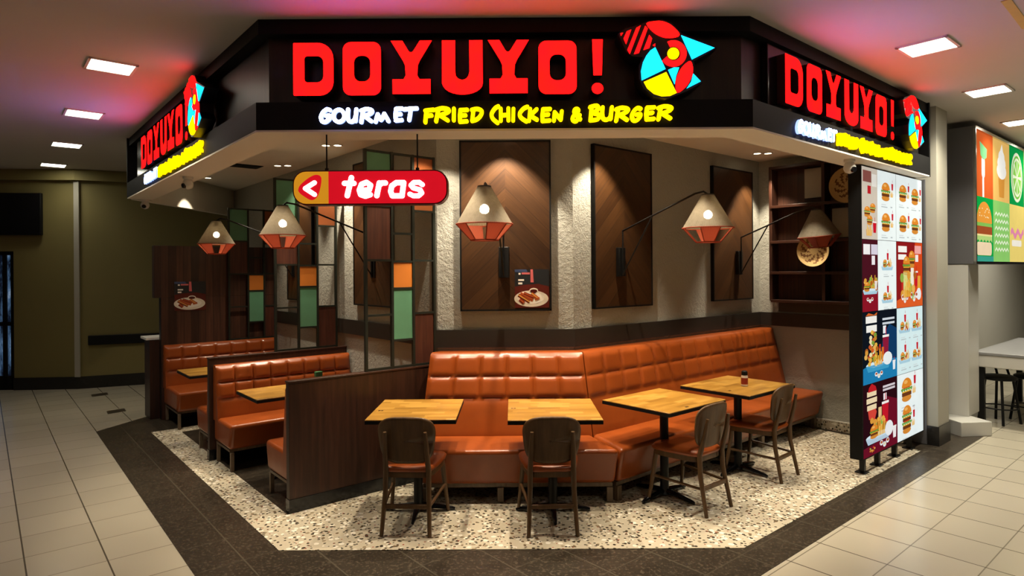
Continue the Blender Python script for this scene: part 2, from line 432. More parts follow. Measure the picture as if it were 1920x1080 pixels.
# ------------------------------------------------------------------ dining area walls
def wall(name, a, b, z0, z1, mat, th=.10, side=1):
    d = (b-a).normalized(); n = Vector((-d.y, d.x, 0))*th*side
    mb = MB(); q = [a, b, b+n, a+n]
    mb.hexa([(p.x, p.y, z0) for p in q], [(p.x, p.y, z1) for p in q]); return struct(mb, name, mat, smooth=False)
wall('wall_back', C0, C1, 0, ZI, M['plaster'])
wall('wall_left', LW, C0, 0, ZI, M['plaster'])
wall('wall_back_right', C1, RW, 0, ZI, M['plaster'])
REi = RW+V2(.645, -.764)*1.55
wall('wall_right', RW, REi, 0, ZI, M['plaster'])
wall('wall_header', LE+V2(.06, .10), LW, 2.70, ZC, M['soffit'], .08)
def rail(name, pts, d0, d1, z0, z1, mat, side=-1):
    a, b = offset(pts, d0*side), offset(pts, d1*side)
    mb = MB()
    for i in range(len(pts)-1):
        q = [a[i], a[i+1], b[i+1], b[i]]
        mb.hexa([(p.x, p.y, z0) for p in q], [(p.x, p.y, z1) for p in q])
    return struct(mb, name, mat, smooth=False)
WL = [LW, C0, C1, RW, REi]
rail('trim_4', WL, 0, .025, 1.13, 1.285, M['band'])
rail('baseboard_dining', [RW, REi], 0, .015, .008, .11, M['terrazzo'])
rail('trim_5', [RW, REi], 0, .018, .11, .122, M['white'])
# ------------------------------------------------------------------ fascia
for i, nm in enumerate(('wall_fascia_left', 'wall_fascia_front', 'wall_fascia_right')):
    mb = MB()
    fas_seg(mb, i, .10, .24, 2.712, ZC, 0)
    fas_seg(mb, i, .02, .10, 3.335, ZC, 1)
    fas_seg(mb, i, 0, .10, 2.712, 2.89, 1)
    fas_seg(mb, i, 0, .26, 2.70, 2.712, 2)
    fas_seg(mb, i, .24, .26, 2.712, ZI, 2)
    struct(mb, nm, [M['fascia_wood'], M['black'], M['soffit']], smooth=False)
endcap = MB()
for p, d, s in ((LE, EL, 1), (RE, ER, -1)):
    n = Vector((d.y, -d.x, 0))*s
    q = [p, p+n*.26*1, p+n*.26+d*.03, p+d*.03]
    endcap.hexa([(v.x, v.y, 2.70) for v in q], [(v.x, v.y, ZC) for v in q])
struct(endcap, 'trim_6', M['black'], smooth=False)

# ------------------------------------------------------------------ mall walls on the left
A0, A1, B1 = at_z(0, 732, 0), at_z(147, 729, 0), at_z(293, 719, 0)
dA = (A1-A0).normalized(); dB = (B1-A1).normalized()
Aw = A1-dA*6; Bw = line_x(A1, dB, LW, EL)
doorx = at_z(27, 732, 0)
pD = line_x(A0, dA, V2(0, 0), V2(doorx.x, doorx.y)); sD = (A1-pD).length
wall('wall_mall_left', A1-dA*sD, A1, 0, ZC, M['olive'], .12)
wall('wall_mall_over_door', Aw, A1-dA*sD, 2.16, ZC, M['olive'], .12)
wall('wall_mall_back', A1, Bw+dB*.2, 0, ZC, M['olive'], .12)
rail('baseboard_mall', [A1-dA*sD, A1, Bw], 0, .02, 0, .19, M['base'])
rail('trim_7', [Aw, A1, Bw], 0, .10, 3.26, ZC-.005, M['olive'])
cg = MB(); n_ = Vector((-dA.y, dA.x, 0))
q = A1-Vector((0, .02, 0)); cg.box(q.x-.03, q.x+.05, q.y-.02, q.y+.0, .19, 3.24); struct(cg, 'trim_8', M['cream_wall'], smooth=False)
# glazed door at the left edge
pD = A1-dA*sD
mb = MB(); Tm = Matrix.Translation(pD) @ Matrix.Rotation(math.atan2(dA.y, dA.x), 4, 'Z')
for x0 in (-1.0, -.62, -.18, -.06): mb.box(x0, x0+.06, .02, .08, 0, 2.16, 0, Tm)
for z0 in (0, 1.0, 2.1): mb.box(-1.0, 0, .02, .08, z0, z0+(.22 if z0 == 0 else .06), 0, Tm)
struct(mb, 'door_1', M['black'], smooth=False)
mb = MB(); mb.box(-1.0, 0, .045, .055, .05, 2.12, 0, Tm)
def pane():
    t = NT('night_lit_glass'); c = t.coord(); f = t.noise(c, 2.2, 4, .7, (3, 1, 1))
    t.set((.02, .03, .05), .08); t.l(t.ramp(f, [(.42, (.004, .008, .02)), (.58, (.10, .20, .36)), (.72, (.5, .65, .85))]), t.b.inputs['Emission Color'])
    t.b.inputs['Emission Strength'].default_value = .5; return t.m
struct(mb, 'window_1', pane(), smooth=False)

# ------------------------------------------------------------------ right side: column and neighbouring kiosk
colp = at_z(1766, 834, 0)
mb = MB(); T = Matrix.Translation(colp) @ Matrix.Rotation(A45, 4, 'Z')
mb.box(-.11, .23, 0, .4, 0, ZC, 0, T); mb.box(-.12, .24, -.012, .41, 0, .20, 1, T)
struct(mb, 'wall_column', [M['cream_wall'], M['base']], smooth=False)
mb = MB(); T2 = Matrix.Translation(RE+V2(0, .10)) @ Matrix.Rotation(A45, 4, 'Z')
mb.box(.125, .185, .02, .22, .01, 2.70, 0, T2); mb.box(.185, .21, .06, .2, .01, 2.70, 1, T2)
struct(mb, 'trim_9', [M['grey_metal'], M['black']], smooth=False)
KO = V2(5.07, 6.90)                                  # near corner of the kiosk light box
KT = Matrix.Translation(KO) @ Matrix.Rotation(A45, 4, 'Z')
mb = MB(); mb.box(.30, 9, .95, 1.05, 0, ZC, 0, KT); struct(mb, 'wall_kiosk', M['kiosk_wall'], smooth=False)
mb = MB(); mb.box(.01, .40, .06, .27, .157, 1.838, 0, KT); struct(mb, 'wall_pillar', M['kiosk_wall'], smooth=False)

# ================================================================== SIGN SHAPES
from mathutils.geometry import tessellate_polygon
def fill2d(mb, loops, y0, y1, mf, ms):
    """loops in (x, z): outer then holes; front face at y0, back at y1"""
    pts = [p for lp in loops for p in lp]
    tris = tessellate_polygon([[Vector((x, z, 0)) for x, z in lp] for lp in loops])
    k = len(mb.v); n = len(pts)
    mb.v += [Vector((x, y0, z)) for x, z in pts]+[Vector((x, y1, z)) for x, z in pts]
    for t in tris:
        a, b, c = [pts[i] for i in t]
        s = (b[0]-a[0])*(c[1]-a[1])-(b[1]-a[1])*(c[0]-a[0])
        q = list(t) if s > 0 else list(t)[::-1]
        mb.f.append([k+i for i in q]); mb.m.append(mf)
        mb.f.append([k+n+i for i in q[::-1]]); mb.m.append(ms)
    o = 0
    for j, lp in enumerate(loops):
        m = len(lp); ar = sum(lp[i][0]*lp[(i+1) % m][1]-lp[(i+1) % m][0]*lp[i][1] for i in range(m))
        flip = (ar > 0) == (j == 0)
        for i in range(m):
            a, b = o+i, o+(i+1) % m
            q = [k+a, k+n+a, k+n+b, k+b]
            mb.f.append(q if flip else q[::-1]); mb.m.append(ms)
        o += m
def rrect(x0, x1, z0, z1, r, n=6):
    """rounded rectangle; r = one radius or (bl, br, tr, tl)"""
    if not isinstance(r, (tuple, list)): r = (r,)*4
    out = []
    for (cx, cz, rr, a) in ((x0, z0, r[0], 180), (x1, z0, r[1], 270), (x1, z1, r[2], 0), (x0, z1, r[3], 90)):
        sx = 1 if cx == x0 else -1; sz = 1 if cz == z0 else -1
        if rr <= 0: out.append((cx, cz)); continue
        for i in range(n+1):
            an = math.radians(a+90*i/n)
            out.append((cx+sx*rr+rr*math.cos(an), cz+sz*rr+rr*math.sin(an)))
    return out
def ell(cx, cz, rx, rz, n=24, a0=0, a1=360):
    m = n if a1-a0 == 360 else n+1
    return [(cx+rx*math.cos(math.radians(a0+(a1-a0)*i/n)), cz+rz*math.sin(math.radians(a0+(a1-a0)*i/n))) for i in range(m)]
def smooth_loop(pts, k=4):
    """Catmull-Rom closed curve through the points"""
    n = len(pts); out = []
    for i in range(n):
        p0, p1, p2, p3 = [Vector(pts[(i+j-1) % n]) for j in range(4)]
        for s in range(k):
            t = s/k
            v = .5*((2*p1)+(p2-p0)*t+(2*p0-5*p1+4*p2-p3)*t*t+(3*p1-p0-3*p2+p3)*t**3)
            out.append((v.x, v.y))
    return out
def smooth_open(pts, k=4):
    out = []; n = len(pts)
    for i in range(n-1):
        p0, p1, p2, p3 = [Vector(pts[min(max(i+j-1, 0), n-1)]) for j in range(4)]
        for s in range(k):
            t = s/k
            v = .5*((2*p1)+(p2-p0)*t+(2*p0-5*p1+4*p2-p3)*t*t+(3*p1-p0-3*p2+p3)*t**3)
            out.append((v.x, v.y))
    out.append(tuple(pts[-1])); return out
def strokes(mb, polys, w, y0, y1, mf, ms):
    for pl in polys:
        for i in range(len(pl)-1):
            a, b = Vector(pl[i]), Vector(pl[i+1])
            if (b-a).length < 1e-6: continue
            d = (b-a).normalized(); n = Vector((-d.y, d.x))*w/2
            fill2d(mb, [[tuple(a-n), tuple(b-n), tuple(b+n), tuple(a+n)]], y0, y1, mf, ms)
        for p in pl: fill2d(mb, [ell(p[0], p[1], w/2, w/2, 14)], y0, y1, mf, ms)

# ------------------------------------------------------------------ big letters (photo layout, in metres)
K = 3.98/FOC
def sp(x, y): return ((x-548)*K, EYE+(508-y)*K)
def spl(pts): return [sp(x, y) for x, y in pts]
def rr_px(x0, x1, ytop, ybot, r):
    a, b = sp(x0, ybot), sp(x1, ytop)
    r = tuple(q*K for q in r) if isinstance(r, tuple) else r*K
    return rrect(a[0], b[0], a[1], b[1], r)
def Yl(dx):
    return [spl([(733+dx, 70), (755+dx, 70), (766+dx, 89), (769+dx, 92), (773+dx, 92), (776+dx, 89), (788+dx, 70), (811+dx, 70), (788+dx, 108), (784+dx, 117), (783+dx, 136), (787+dx, 143), (808+dx, 143), (808+dx, 171), (736+dx, 171), (736+dx, 143), (757+dx, 143), (761+dx, 136), (760+dx, 117), (756+dx, 108)])]
def Ul():
    o = [(830, 70), (855, 70), (855, 130)]+[(868-13*math.cos(t*math.pi/8), 132+13*math.sin(t*math.pi/8)) for t in range(1, 8)]+[(882, 130), (882, 70), (907, 70), (907, 152)]
    o += [(869+38*math.cos(t*math.pi/12), 152+21*math.sin(t*math.pi/12)) for t in range(1, 12)]+[(830, 152)]
    return [spl(o)]
def Ol(dx): return [rr_px(642+dx, 714+dx, 72, 173, 15), rr_px(663+dx, 694+dx, 98, 147, 13)[::-1]]
BIG = [[rr_px(548, 624, 73, 173, (3, 26, 30, 2)), rr_px(569, 605, 98, 148, (6, 12, 12, 6))[::-1]], Ol(0), Yl(0), Ul(), Yl(184), Ol(371),
       [spl([(1115, 70), (1135, 70), (1133, 138), (1117, 138)])], ]
DOT = [ell(*sp(1124.5, 163), 11*K, 10.5*K)]
# ------------------------------------------------------------------ hand-drawn line of lettering: strokes per glyph in a unit box
def C_(cx, cy, rx, ry, a0, a1, n=10):
    return [(cx+rx*math.cos(math.radians(a0+(a1-a0)*i/n)), cy+ry*math.sin(math.radians(a0+(a1-a0)*i/n))) for i in range(n+1)]
GL = {
 'G': [[(.92, .92), (.62, 1.0), (.25, .75), (.05, .35), (.18, .0), (.5, -.02), (.82, .22), (.88, .48), (.52, .46)]],
 'O': [C_(.5, .5, .46, .5, 100, 460, 14)],
 'U': [[(.08, 1), (.04, .5), (.12, .1), (.42, -.02), (.75, .15), (.88, .5), (.95, 1)], [(.88, .5), (.84, .05)]],
 'R': [[(.22, .95), (.14, .5), (.05, -.02)], [(.05, .92), (.5, 1.05), (.95, .95), (.9, .72), (.3, .45)], [(.35, .45), (.9, .05)]],
 'M': [[(.04, .0), (.2, .62)], [(.2, .62), (.42, .15), (.66, .66)], [(.66, .66), (.95, .05)]],
 'E': [[(.2, .98), (.12, .5), (.15, .02)], [(.2, .98), (.9, 1.0)], [(.14, .52), (.72, .55)], [(.15, .02), (.85, .06)]],
 'T': [[(.0, .92), (.5, .98), (1.05, 1.0)], [(.55, .98), (.5, .5), (.42, .05)]],
 'F': [[(.2, .95), (.12, .5), (.05, -.02)], [(.05, .92), (.5, .97), (1.0, 1.0)], [(.14, .5), (.75, .54)]],
 'I': [[(.55, 1), (.45, .05)]],
 'D': [[(.25, .95), (.12, .02)], [(.1, .92), (.6, 1.0), (1.0, .8), (.85, .4), (.5, .12), (.12, .02)]],
 'C': [[(.95, 1.1), (.55, .95), (.15, .55), (.3, .2), (.85, -.1)]],
 'H': [[(.1, 1), (.1, .02)], [(.9, 1.02), (.9, .05)], [(.1, .45), (.9, .5)]],
 'K': [[(.2, .98), (.08, .02)], [(.92, .95), (.2, .45)], [(.2, .45), (.95, .1)]],
 'N': [[(.08, .0), (.15, .68)], [(.15, .68), (.8, .08)], [(.8, .08), (.9, .75)]],
 '&': [[(.95, .12), (.4, .62), (.35, .88), (.6, .98), (.75, .78), (.2, .35), (.2, .05), (.55, -.02), (.9, .45)]],
 'B': [[(.2, .98), (.08, .02)], [(.05, .98), (.7, 1.08), (.85, .82), (.25, .55)], [(.25, .55), (.92, .42), (.8, .1), (.08, .02)]],
}
WORDS = [('GOURMET', [(600, 620), (624, 646), (651, 669), (676, 698), (703, 730), (740, 756), (758, 781)], 1),
         ('FRIED', [(797, 814), (817, 843), (849, 855), (861, 879), (884, 905)], 2),
         ('CHICKEN', [(921, 937), (939, 957), (961, 968), (974, 992), (993, 1010), (1017, 1036), (1040, 1058)], 2),
         ('&', [(1074, 1092)], 2),
         ('BURGER', [(1109, 1128), (1132, 1152), (1158, 1182), (1188, 1207), (1214, 1233), (1238, 1264)], 2)]
# ------------------------------------------------------------------ emblem: geometric bird head (crop coordinates of the photo)
def ep(x, y): return sp(940+x/4, y/4)
def epl(p): return [ep(x, y) for x, y in p]
EMB = {
 'red': [smooth_loop(epl([(1098, 190), (1150, 175), (1215, 174), (1285, 205), (1346, 275), (1290, 298), (1220, 292), (1150, 255)]), 3),
         smooth_loop(epl([(1425, 473), (1443, 540), (1425, 610), (1385, 670), (1325, 708), (1314, 640), (1328, 575), (1368, 510)]), 3),
         epl([(1298-0+98*math.cos(math.radians(a)), 415-98*math.sin(math.radians(a))) for a in range(116, -156, -8)]+[(1298+54*math.cos(math.radians(a)), 415-54*math.sin(math.radians(a))) for a in range(-156, 117, 8)])],
 'stripe': [epl(q) for q in ([(903, 262), (922, 258), (908, 280)], [(927, 300), (950, 248), (983, 235), (945, 342)], [(955, 385), (1022, 222), (1054, 205), (972, 415)], [(1004, 417), (1088, 208), (1106, 228), (1040, 408)], [(1075, 386), (1118, 276), (1138, 302), (1118, 372)], [(1145, 352), (1163, 340), (1160, 360)])],
 'cyan': [epl([(1357, 280), (1605, 375), (1437, 460)]),
          epl([(1162, 368), (1238, 530), (1060, 614), (1055, 545), (1070, 480), (1095, 430), (1125, 392)]),
          epl([(1258, 537), (1300, 520), (1340, 520), (1316, 585), (1305, 645)]),
          epl([(1445, 567), (1500, 625), (1395, 677), (1430, 625)])],
 'yellow': [epl([(1075, 626), (1243, 553), (1320, 710), (1270, 732), (1210, 735), (1150, 716), (1100, 674)]), epl(ell(1297, 415, 44, 44, 24))],
}
EMB_BACK = epl([(885, 262), (940, 225), (1060, 190), (1110, 170), (1215, 158), (1290, 185), (1360, 262), (1630, 372), (1455, 470), (1458, 560), (1520, 628), (1400, 695), (1330, 722), (1240, 752), (1150, 738), (1070, 670), (1040, 600), (1040, 500), (1070, 440), (990, 432), (945, 395)])
def sign(side, org, rz, letter_depth, w_off):
    """org = point of the outer fascia plane at the first letter; local x along the face, -y outwards"""
    grp = None
    t = thing('channel_letter_sign', 'big red lit block letters mounted on the %s face of the fascia' % side, 'sign', org, rz)
    for lp in BIG:
        mb = MB(); fill2d(mb, lp, .08-letter_depth, .08, 0, 1)
        if lp is BIG[-1]: fill2d(mb, DOT, .08-letter_depth, .08, 0, 1)
        mb.build('letter', [M['red_on'], M['red_side']], t, smooth=False, fix=False)
    t = thing('tagline_sign', 'hand-lettered white and yellow lit line on the lower band of the %s fascia' % side, 'sign', org, rz)
    rnd = random.Random(3)
    for wd, boxes, mi in WORDS:
        for ch, (x0, x1) in zip(wd, boxes):
            dz = rnd.uniform(-1.5, 1.5); y1, y0 = 201+dz, 224+dz
            if ch in 'CB' and x0 in (921, 1109): y1 -= 3
            pl = []
            for s in GL[ch]:
                s = smooth_open(s, 3) if len(s) > 2 and ch not in 'HEKN' else s
                pl.append([sp(x0+(x1-x0)*a, y0+(y1-y0)*b) for a, b in s])
            mb = MB(); strokes(mb, pl, 7.0*K, -.022, 0, 0, 1)
            mb.build('letter', [M['white_on'], M['blue_side']] if mi == 1 else [M['yellow_on'], M['yellow_on']], t, smooth=False, fix=False)
    t = thing('emblem_sign', 'geometric red, cyan and yellow bird emblem on the %s face of the fascia' % side, 'sign', org, rz)
    mb = MB(); fill2d(mb, [EMB_BACK], -.06, .08 if side == 'front' else .044, 0, 0); mb.build('case', M['navy'], t, smooth=False, fix=False)
    for nm, key, mats in (('crest', 'red', M['red_on']), ('crest_stripe', 'stripe', M['red_on']), ('head_field', 'cyan', M['cyan_on']), ('throat_field', 'yellow', M['yel_logo'])):
        for lp in EMB[key]:
            mb = MB(); fill2d(mb, [lp], -.066, -.06, 0, 0); mb.build(nm, mats, t, smooth=False, fix=False)
sign('front', V2((548-960)*K, 4.03), 0, .085, 0)
pR = FR+ER*.40
sign('right', pR, A45, .06, 0)
AL = math.atan2(-.764, .645)
pL = FL+EL*3.66
sign('left', pL, AL, .06, 0)
for nm, p, rz, x0, x1 in (('right', pR, A45, -.12, 2.80), ('left', pL, AL, -.60, 2.05)):
    mb = MB(); mb.box(x0, x1, .045, .10, 2.895, 3.33); o = mb.build('sign_panel', M['black_gloss'], None, smooth=False, bevel=.004)
    o.location = p; o.rotation_euler = (0, 0, rz)
    tag(o, 'glossy black backing panel behind the red letters on the %s fascia' % nm, 'sign panel')
    for c in [q for q in scene.objects if q.name.startswith('channel_letter_sign') and nm+' face' in q.get('label', '')]:
        c.location = Vector(c.location)+Vector((math.sin(rz), -math.cos(rz), 0))*.036

# ------------------------------------------------------------------ hanging sign
hs = at_y(697, 353, 4.12)
hang = thing('hanging_sign', 'hanging red and amber lit sign with a white arrow, below the front fascia', 'sign', (hs.x, hs.y, hs.z))
k4 = 4.12/FOC/6.0
def hp(x, y): return ((x-942)*k4, -(y-312)*k4)
W_, H_ = 287*4.12/FOC/2, 64*4.12/FOC/2
mb = MB(); fill2d(mb, [rrect(-W_, W_, -H_, H_, .085)], -.045, .045, 0, 0); mb.build('case', plain('dark_red_case', (.12, .006, .008), .3), hang, smooth=False, fix=False)
xs = hp(480, 0)[0]
mb = MB(); fill2d(mb, [rrect(xs, W_-.008, -H_+.008, H_-.008, (0, .078, .078, 0))], -.049, -.045, 0, 0); o = mb.build('face', M['teras_red'], hang, smooth=False, fix=False); o['label'] = 'red face'
mb = MB(); fill2d(mb, [rrect(-W_+.008, xs, -H_+.008, H_-.008, (.078, 0, 0, .078))], -.049, -.045, 0, 0); o = mb.build('face', M['teras_yellow'], hang, smooth=False, fix=False); o['label'] = 'amber face'
mb = MB(); fill2d(mb, [smooth_loop([hp(*p) for p in ((145, 335), (170, 280), (260, 205), (340, 170), (395, 190), (400, 260), (375, 370), (340, 430), (285, 450), (210, 410), (160, 370))])], -.052, -.049, 0, 0)
mb.build('arrow_badge', M['teras_red'], hang, smooth=False, fix=False)
mb = MB(); strokes(mb, [[hp(328, 258), hp(225, 322), hp(328, 390)]], 50*k4, -.058, -.052, 0, 0); mb.build('arrow', M['teras_white'], hang, smooth=False, fix=False)
TE = {'t': ([[(738, 205), (715, 300), (690, 405)], [(660, 268), (765, 268)]], 56),
      'e': ([[(850, 348), (935, 340), (950, 290), (905, 258), (850, 280), (825, 345), (840, 395), (890, 412), (945, 395)]], 56),
      'r': ([[(1048, 265), (1018, 408)], [(1045, 290), (1075, 266), (1115, 266)]], 56),
      'a': ([[(1318, 264), (1235, 264), (1185, 300), (1172, 360), (1190, 410), (1300, 410)], [(1318, 264), (1298, 410)]], 56),
      's': ([[(1525, 288), (1490, 262), (1430, 264), (1398, 295), (1425, 325), (1500, 345), (1518, 380), (1480, 412), (1425, 412), (1385, 392)]], 52)}
for ch, (pl, w) in TE.items():
    mb = MB(); strokes(mb, [[hp(*p) for p in s] for s in pl], w*k4, -.058, -.049, 0, 0); mb.build('letter', M['teras_white'], hang, smooth=False, fix=False)
for dx in (-(697-613)*4.12/FOC, (783-697)*4.12/FOC):
    mb = MB(); mb.tube([(dx, 0, H_), (dx, 0, 2.70-hs.z)], .005, 8); mb.lathe([(.012, H_), (.012, H_+.02)], 10, (dx, 0, 0)); mb.build('hanger_rod', M['black_metal'], hang)

# ================================================================== SEATING
def upholstered_back(mb, xL, xR, dfun, rows, nu=12, nv=12, puff=.024, dback=.005):
    """rows: (z0, z1, columns); the front face bulges between its seams"""
    prof = []
    for r, (z0, z1, nc) in enumerate(rows):
        for j in range(nv+1):
            if j == 0 and r > 0: continue
            prof.append((z0+(z1-z0)*j/nv, j/nv, nc))
    ncol = max(r[2] for r in rows); NU = ncol*nu
    zt = rows[-1][1]
    V = []
    def row(d, z, fn):
        for i in range(NU+1):
            u = i/NU; dd = d+fn(u); x = xL(dd)+(xR(dd)-xL(dd))*u; V.append((x, -dd, z))
    for z, fv, nc in prof:
        def fn(u, fv=fv, nc=nc):
            fu = (u*nc) % 1.0
            p = (1-abs(2*fv-1)**6)*(1-abs(2*fu-1)**(9 if nc > 1 else 20))*(1 if nc > 1 else .6)
            e = min(u, 1-u)*NU/3.0
            return puff*p*min(1, e+.2)
        row(dfun(z), z, fn)
    d1 = dfun(zt)
    for dd, zz in ((d1-.012, zt+.014), (d1-.035, zt+.020), (dback+.01, zt+.016), (dback, zt)):
        row(max(dd, dback), zz, lambda u: 0)
    n = NU+1; m = len(V)//n
    F = [(j*n+i, j*n+i+1, (j+1)*n+i+1, (j+1)*n+i) for j in range(m-1) for i in range(NU)]
    k = len(V); z0 = rows[0][0]
    V += [(xL(dback), -dback, z0), (xR(dback), -dback, z0)]
    F.append(tuple([k]+[j*n for j in range(m)])); F.append(tuple([k+1]+[j*n+NU for j in range(m)]))
    F.append(tuple([k, k+1]+[i for i in range(NU, -1, -1)])); F.append((k, (m-1)*n, (m-1)*n+NU, k+1))
    mb.add(V, F)
def seat_block(xL, xR, d0, d1, d1b, z0, z1):
    b = [(xL(d1b), -d1b), (xR(d1b), -d1b), (xR(d0), -d0), (xL(d0), -d0)]
    t = [(xL(d1), -d1), (xR(d1), -d1), (xR(d0), -d0), (xL(d0), -d0)]
    mb = MB(); mb.hexa([(x, y, z0) for x, y in b], [(x, y, z1) for x, y in t]); return mb
def sofa(name, label, loc, rz, xL, xR, backL, backR, dfun, rows, seat, legs, cat='sofa', puff=.024):
    t = thing(name, label, cat, loc, rz); ft = .022 if cat == 'bench' else .03
    mb = MB(); upholstered_back(mb, backL, backR, dfun, rows, puff=puff); mb.build('backrest', M['leather'], t, sharp=1.2)
    d0, d1, d1b, z0, z1 = seat
    o = seat_block(xL, xR, d0, d1, d1b, z0, z1).build('seat', M['leather'], t, bevel=.035, seg=4, sharp=1.2)
    mb = MB(); q = d1b-.03
    mb.hexa([(xL(q)+.012, -q, z0-ft), (xR(q)-.012, -q, z0-ft), (xR(.05)-.012, -.05, z0-ft), (xL(.05)+.012, -.05, z0-ft)],
            [(xL(q)+.012, -q, z0), (xR(q)-.012, -q, z0), (xR(.05)-.012, -.05, z0), (xL(.05)+.012, -.05, z0)])
    mb.build('base_frame', M['foot_wood'], t)
    for x, d in legs:
        mb = MB(); lw = .016 if cat == 'bench' else .025; mb.box(x-lw, x+lw, -d-lw, -d+lw, .0106 if cat == 'bench' else .009, z0-ft); mb.build('leg', M['foot_wood'], t, bevel=.004)
    return t
def ramp_d(z0, d0, z1, d1): return lambda z: d0+(d1-d0)*(z-z0)/(z1-z0)
TN = .364
s1L = lambda d: -.70-.02*d
s1bL = lambda d: -.63-.42*d
s1R = lambda d: .54+TN*d-.004
sofa('banquette_sofa', 'orange leather wall sofa facing the front, tufted back, between dark booth panel and corner', C0-V2(C0.x, .002), 0, s1L, s1R, s1bL, s1R,
     ramp_d(.40, .34, 1.09, .17), [(.40, .735, 1), (.735, .91, 6), (.91, 1.085, 6)], (.05, .765, .70, .155, .435), [(-.68, .66), (-.1, .66), (.745, .66), (-.6, .1), (.5, .1)])
s2L = lambda d: -TN*d+.004
s2R = lambda d: 3.205
sofa('banquette_sofa', 'long orange leather wall sofa running back to the right corner, tufted back', C1+V2(.0013, -.0015), A45, s2L, s2R, s2L, s2R,
     ramp_d(.40, .34, 1.09, .17), [(.40, .735, 1), (.735, .91, 14), (.91, 1.085, 14)], (.05, .765, .70, .155, .435), [(-.205, .66), (.9, .66), (2.0, .66), (3.16, .66), (.1, .1), (3.1, .1)], puff=.017)

# ---- booth dividers, benches
S1 = V2(-1.662, 4.668); S2 = at_z(393, 866, 0); S3 = V2(-4.30, 7.70)
S2 = V2(S2.x, S2.y)
def to_wall(p): return (C0-p).dot(ER)
def divider(p, label):
    Ls = to_wall(p)-.01
    t = thing('booth_divider', label, 'booth divider', (p.x, p.y, 0), A45, 'booth dividers')
    mb = MB(); mb.box(0, Ls, 0, .06, .11, .975); mb.build('panel', M['dark_wood'], t, bevel=.003)
    mb = MB(); mb.box(-.004, Ls, -.004, .064, .009, .11); mb.build('kick_plate', M['black_gloss'], t)
    mb = MB(); mb.box(-.004, Ls, -.004, .064, .975, .99); mb.build('cap_rail', M['dark_wood_x'], t, bevel=.002)
    return Ls
L1 = divider(S1, 'dark wood booth divider nearest the front, end facing the terrazzo border')
L2 = divider(S2, 'dark wood booth divider between the two booths, behind the nearer orange bench')
def bench(label, loc, rz, Ln, sp_=.55, cols=8):
    x0 = lambda d: .0
    x1 = lambda d: Ln
    lg = [(.03, sp_-.07), (Ln-.03, sp_-.07), (.03, .06), (Ln-.03, .06), ]
    return sofa('booth_bench', label, loc, rz, x0, x1, x0, x1, ramp_d(.40, .15, .92, .09), [(.40, .61, 1), (.61, .76, cols), (.76, .905, cols)], (.02, sp_, sp_-.05, .205, .435), lg, cat='bench')
o2 = S2+ER*.035-EL*.002
bench('orange leather booth bench facing the front, backed by the middle divider', o2, A45, L2-.05)
q = S1+EL*.062+ER*(L1-.03); bench('leather booth bench seen end-on behind the nearest dark divider, facing away', q, A45+math.pi, L1-.06)
q = S2+EL*.062+ER*(L2-.03); bench('leather booth bench seen end-on behind the middle divider, facing away', q, A45+math.pi, L2-.06)
L3 = to_wall(S3)-.01
# ---- tall plank partition at the far booth
pt = thing('partition', 'tall dark plank partition closing off the farthest booth', 'partition', (S3.x, S3.y, 0), A45)
mb = MB(); mb.box(0, L3, 0, .10, .009, 1.50); mb.build('lower_panel', M['slat_wood'], pt)
mb = MB(); mb.box(-.07, L3, -.0, .12, 1.50, 2.14); mb.build('upper_panel', M['slat_wood'], pt, bevel=.003)
bench('dim orange booth bench facing the front against the tall plank partition', S3+ER*.02-EL*.002, A45, L3-.04, .74, 7)
hc = thing('host_counter', 'narrow dark counter with pale top beside the plank partition', 'counter', (S3.x, S3.y, 0), A45)
mb = MB(); mb.box(-.10, .12, .13, .45, .005, .98); mb.build('body', M['dark_wood'], hc, bevel=.004)
mb = MB(); mb.box(-.14, .14, .125, .47, .98, 1.01); mb.build('top', M['white'], hc, bevel=.004)

# ---- metal screens with coloured panels
def screen(label, p, z0, h, group='metal screens with coloured panels'):
    t = thing('metal_screen', label, 'screen', (p.x, p.y, z0), A45, group)
    W = .655; xs = [0, .24, .445, W]; b = .011
    mb = MB()
    for x in xs: mb.box(x-b, x+b, -.014, .014, 0, h)
    def bar(c, f):
        z = h*(1-f); z = min(max(z, b), h-b); mb.box(xs[c], xs[c+1], -.012, .012, z-b*.8, z+b*.8)
    for c, fl_ in ((0, (0, .25, .5, .75, 1)), (1, (0, .375, .505, .63, .87, 1)), (2, (0, .265, .5, .75, 1))):
        for f in fl_: bar(c, f)
    mb.build('frame', M['dark_frame'], t)
    for c, f0, f1, mt, nm in ((0, 0, .25, 'green_panel', 'green panel'), (0, .25, .5, 'brown_panel', 'brown panel'), (1, .505, .63, 'orange_panel', 'orange panel'),
                          (1, .63, .87, 'green_panel', 'green panel'), (2, 0, .265, 'rust_panel', 'rust orange panel'), (2, .75, 1, 'brown_panel', 'brown panel')):
        m2 = MB(); m2.box(xs[c]+b, xs[c+1]-b, -.006, .006, h*(1-f1)+b*.8, h*(1-f0)-b*.8); o = m2.build('panel', M[mt], t, smooth=False); o['label'] = nm
    return t
screen('tall metal screen of coloured panels on the nearest booth divider, behind the hanging sign', S1+ER*.645+EL*.03, .99, 1.81)
screen('tall metal screen of coloured panels on the middle booth divider', S2+ER*.645+EL*.03, .99, 1.78)
screen('farthest metal screen of coloured panels, in front of the plank partition', S3+ER*.78-EL*.05, .925, 1.72)

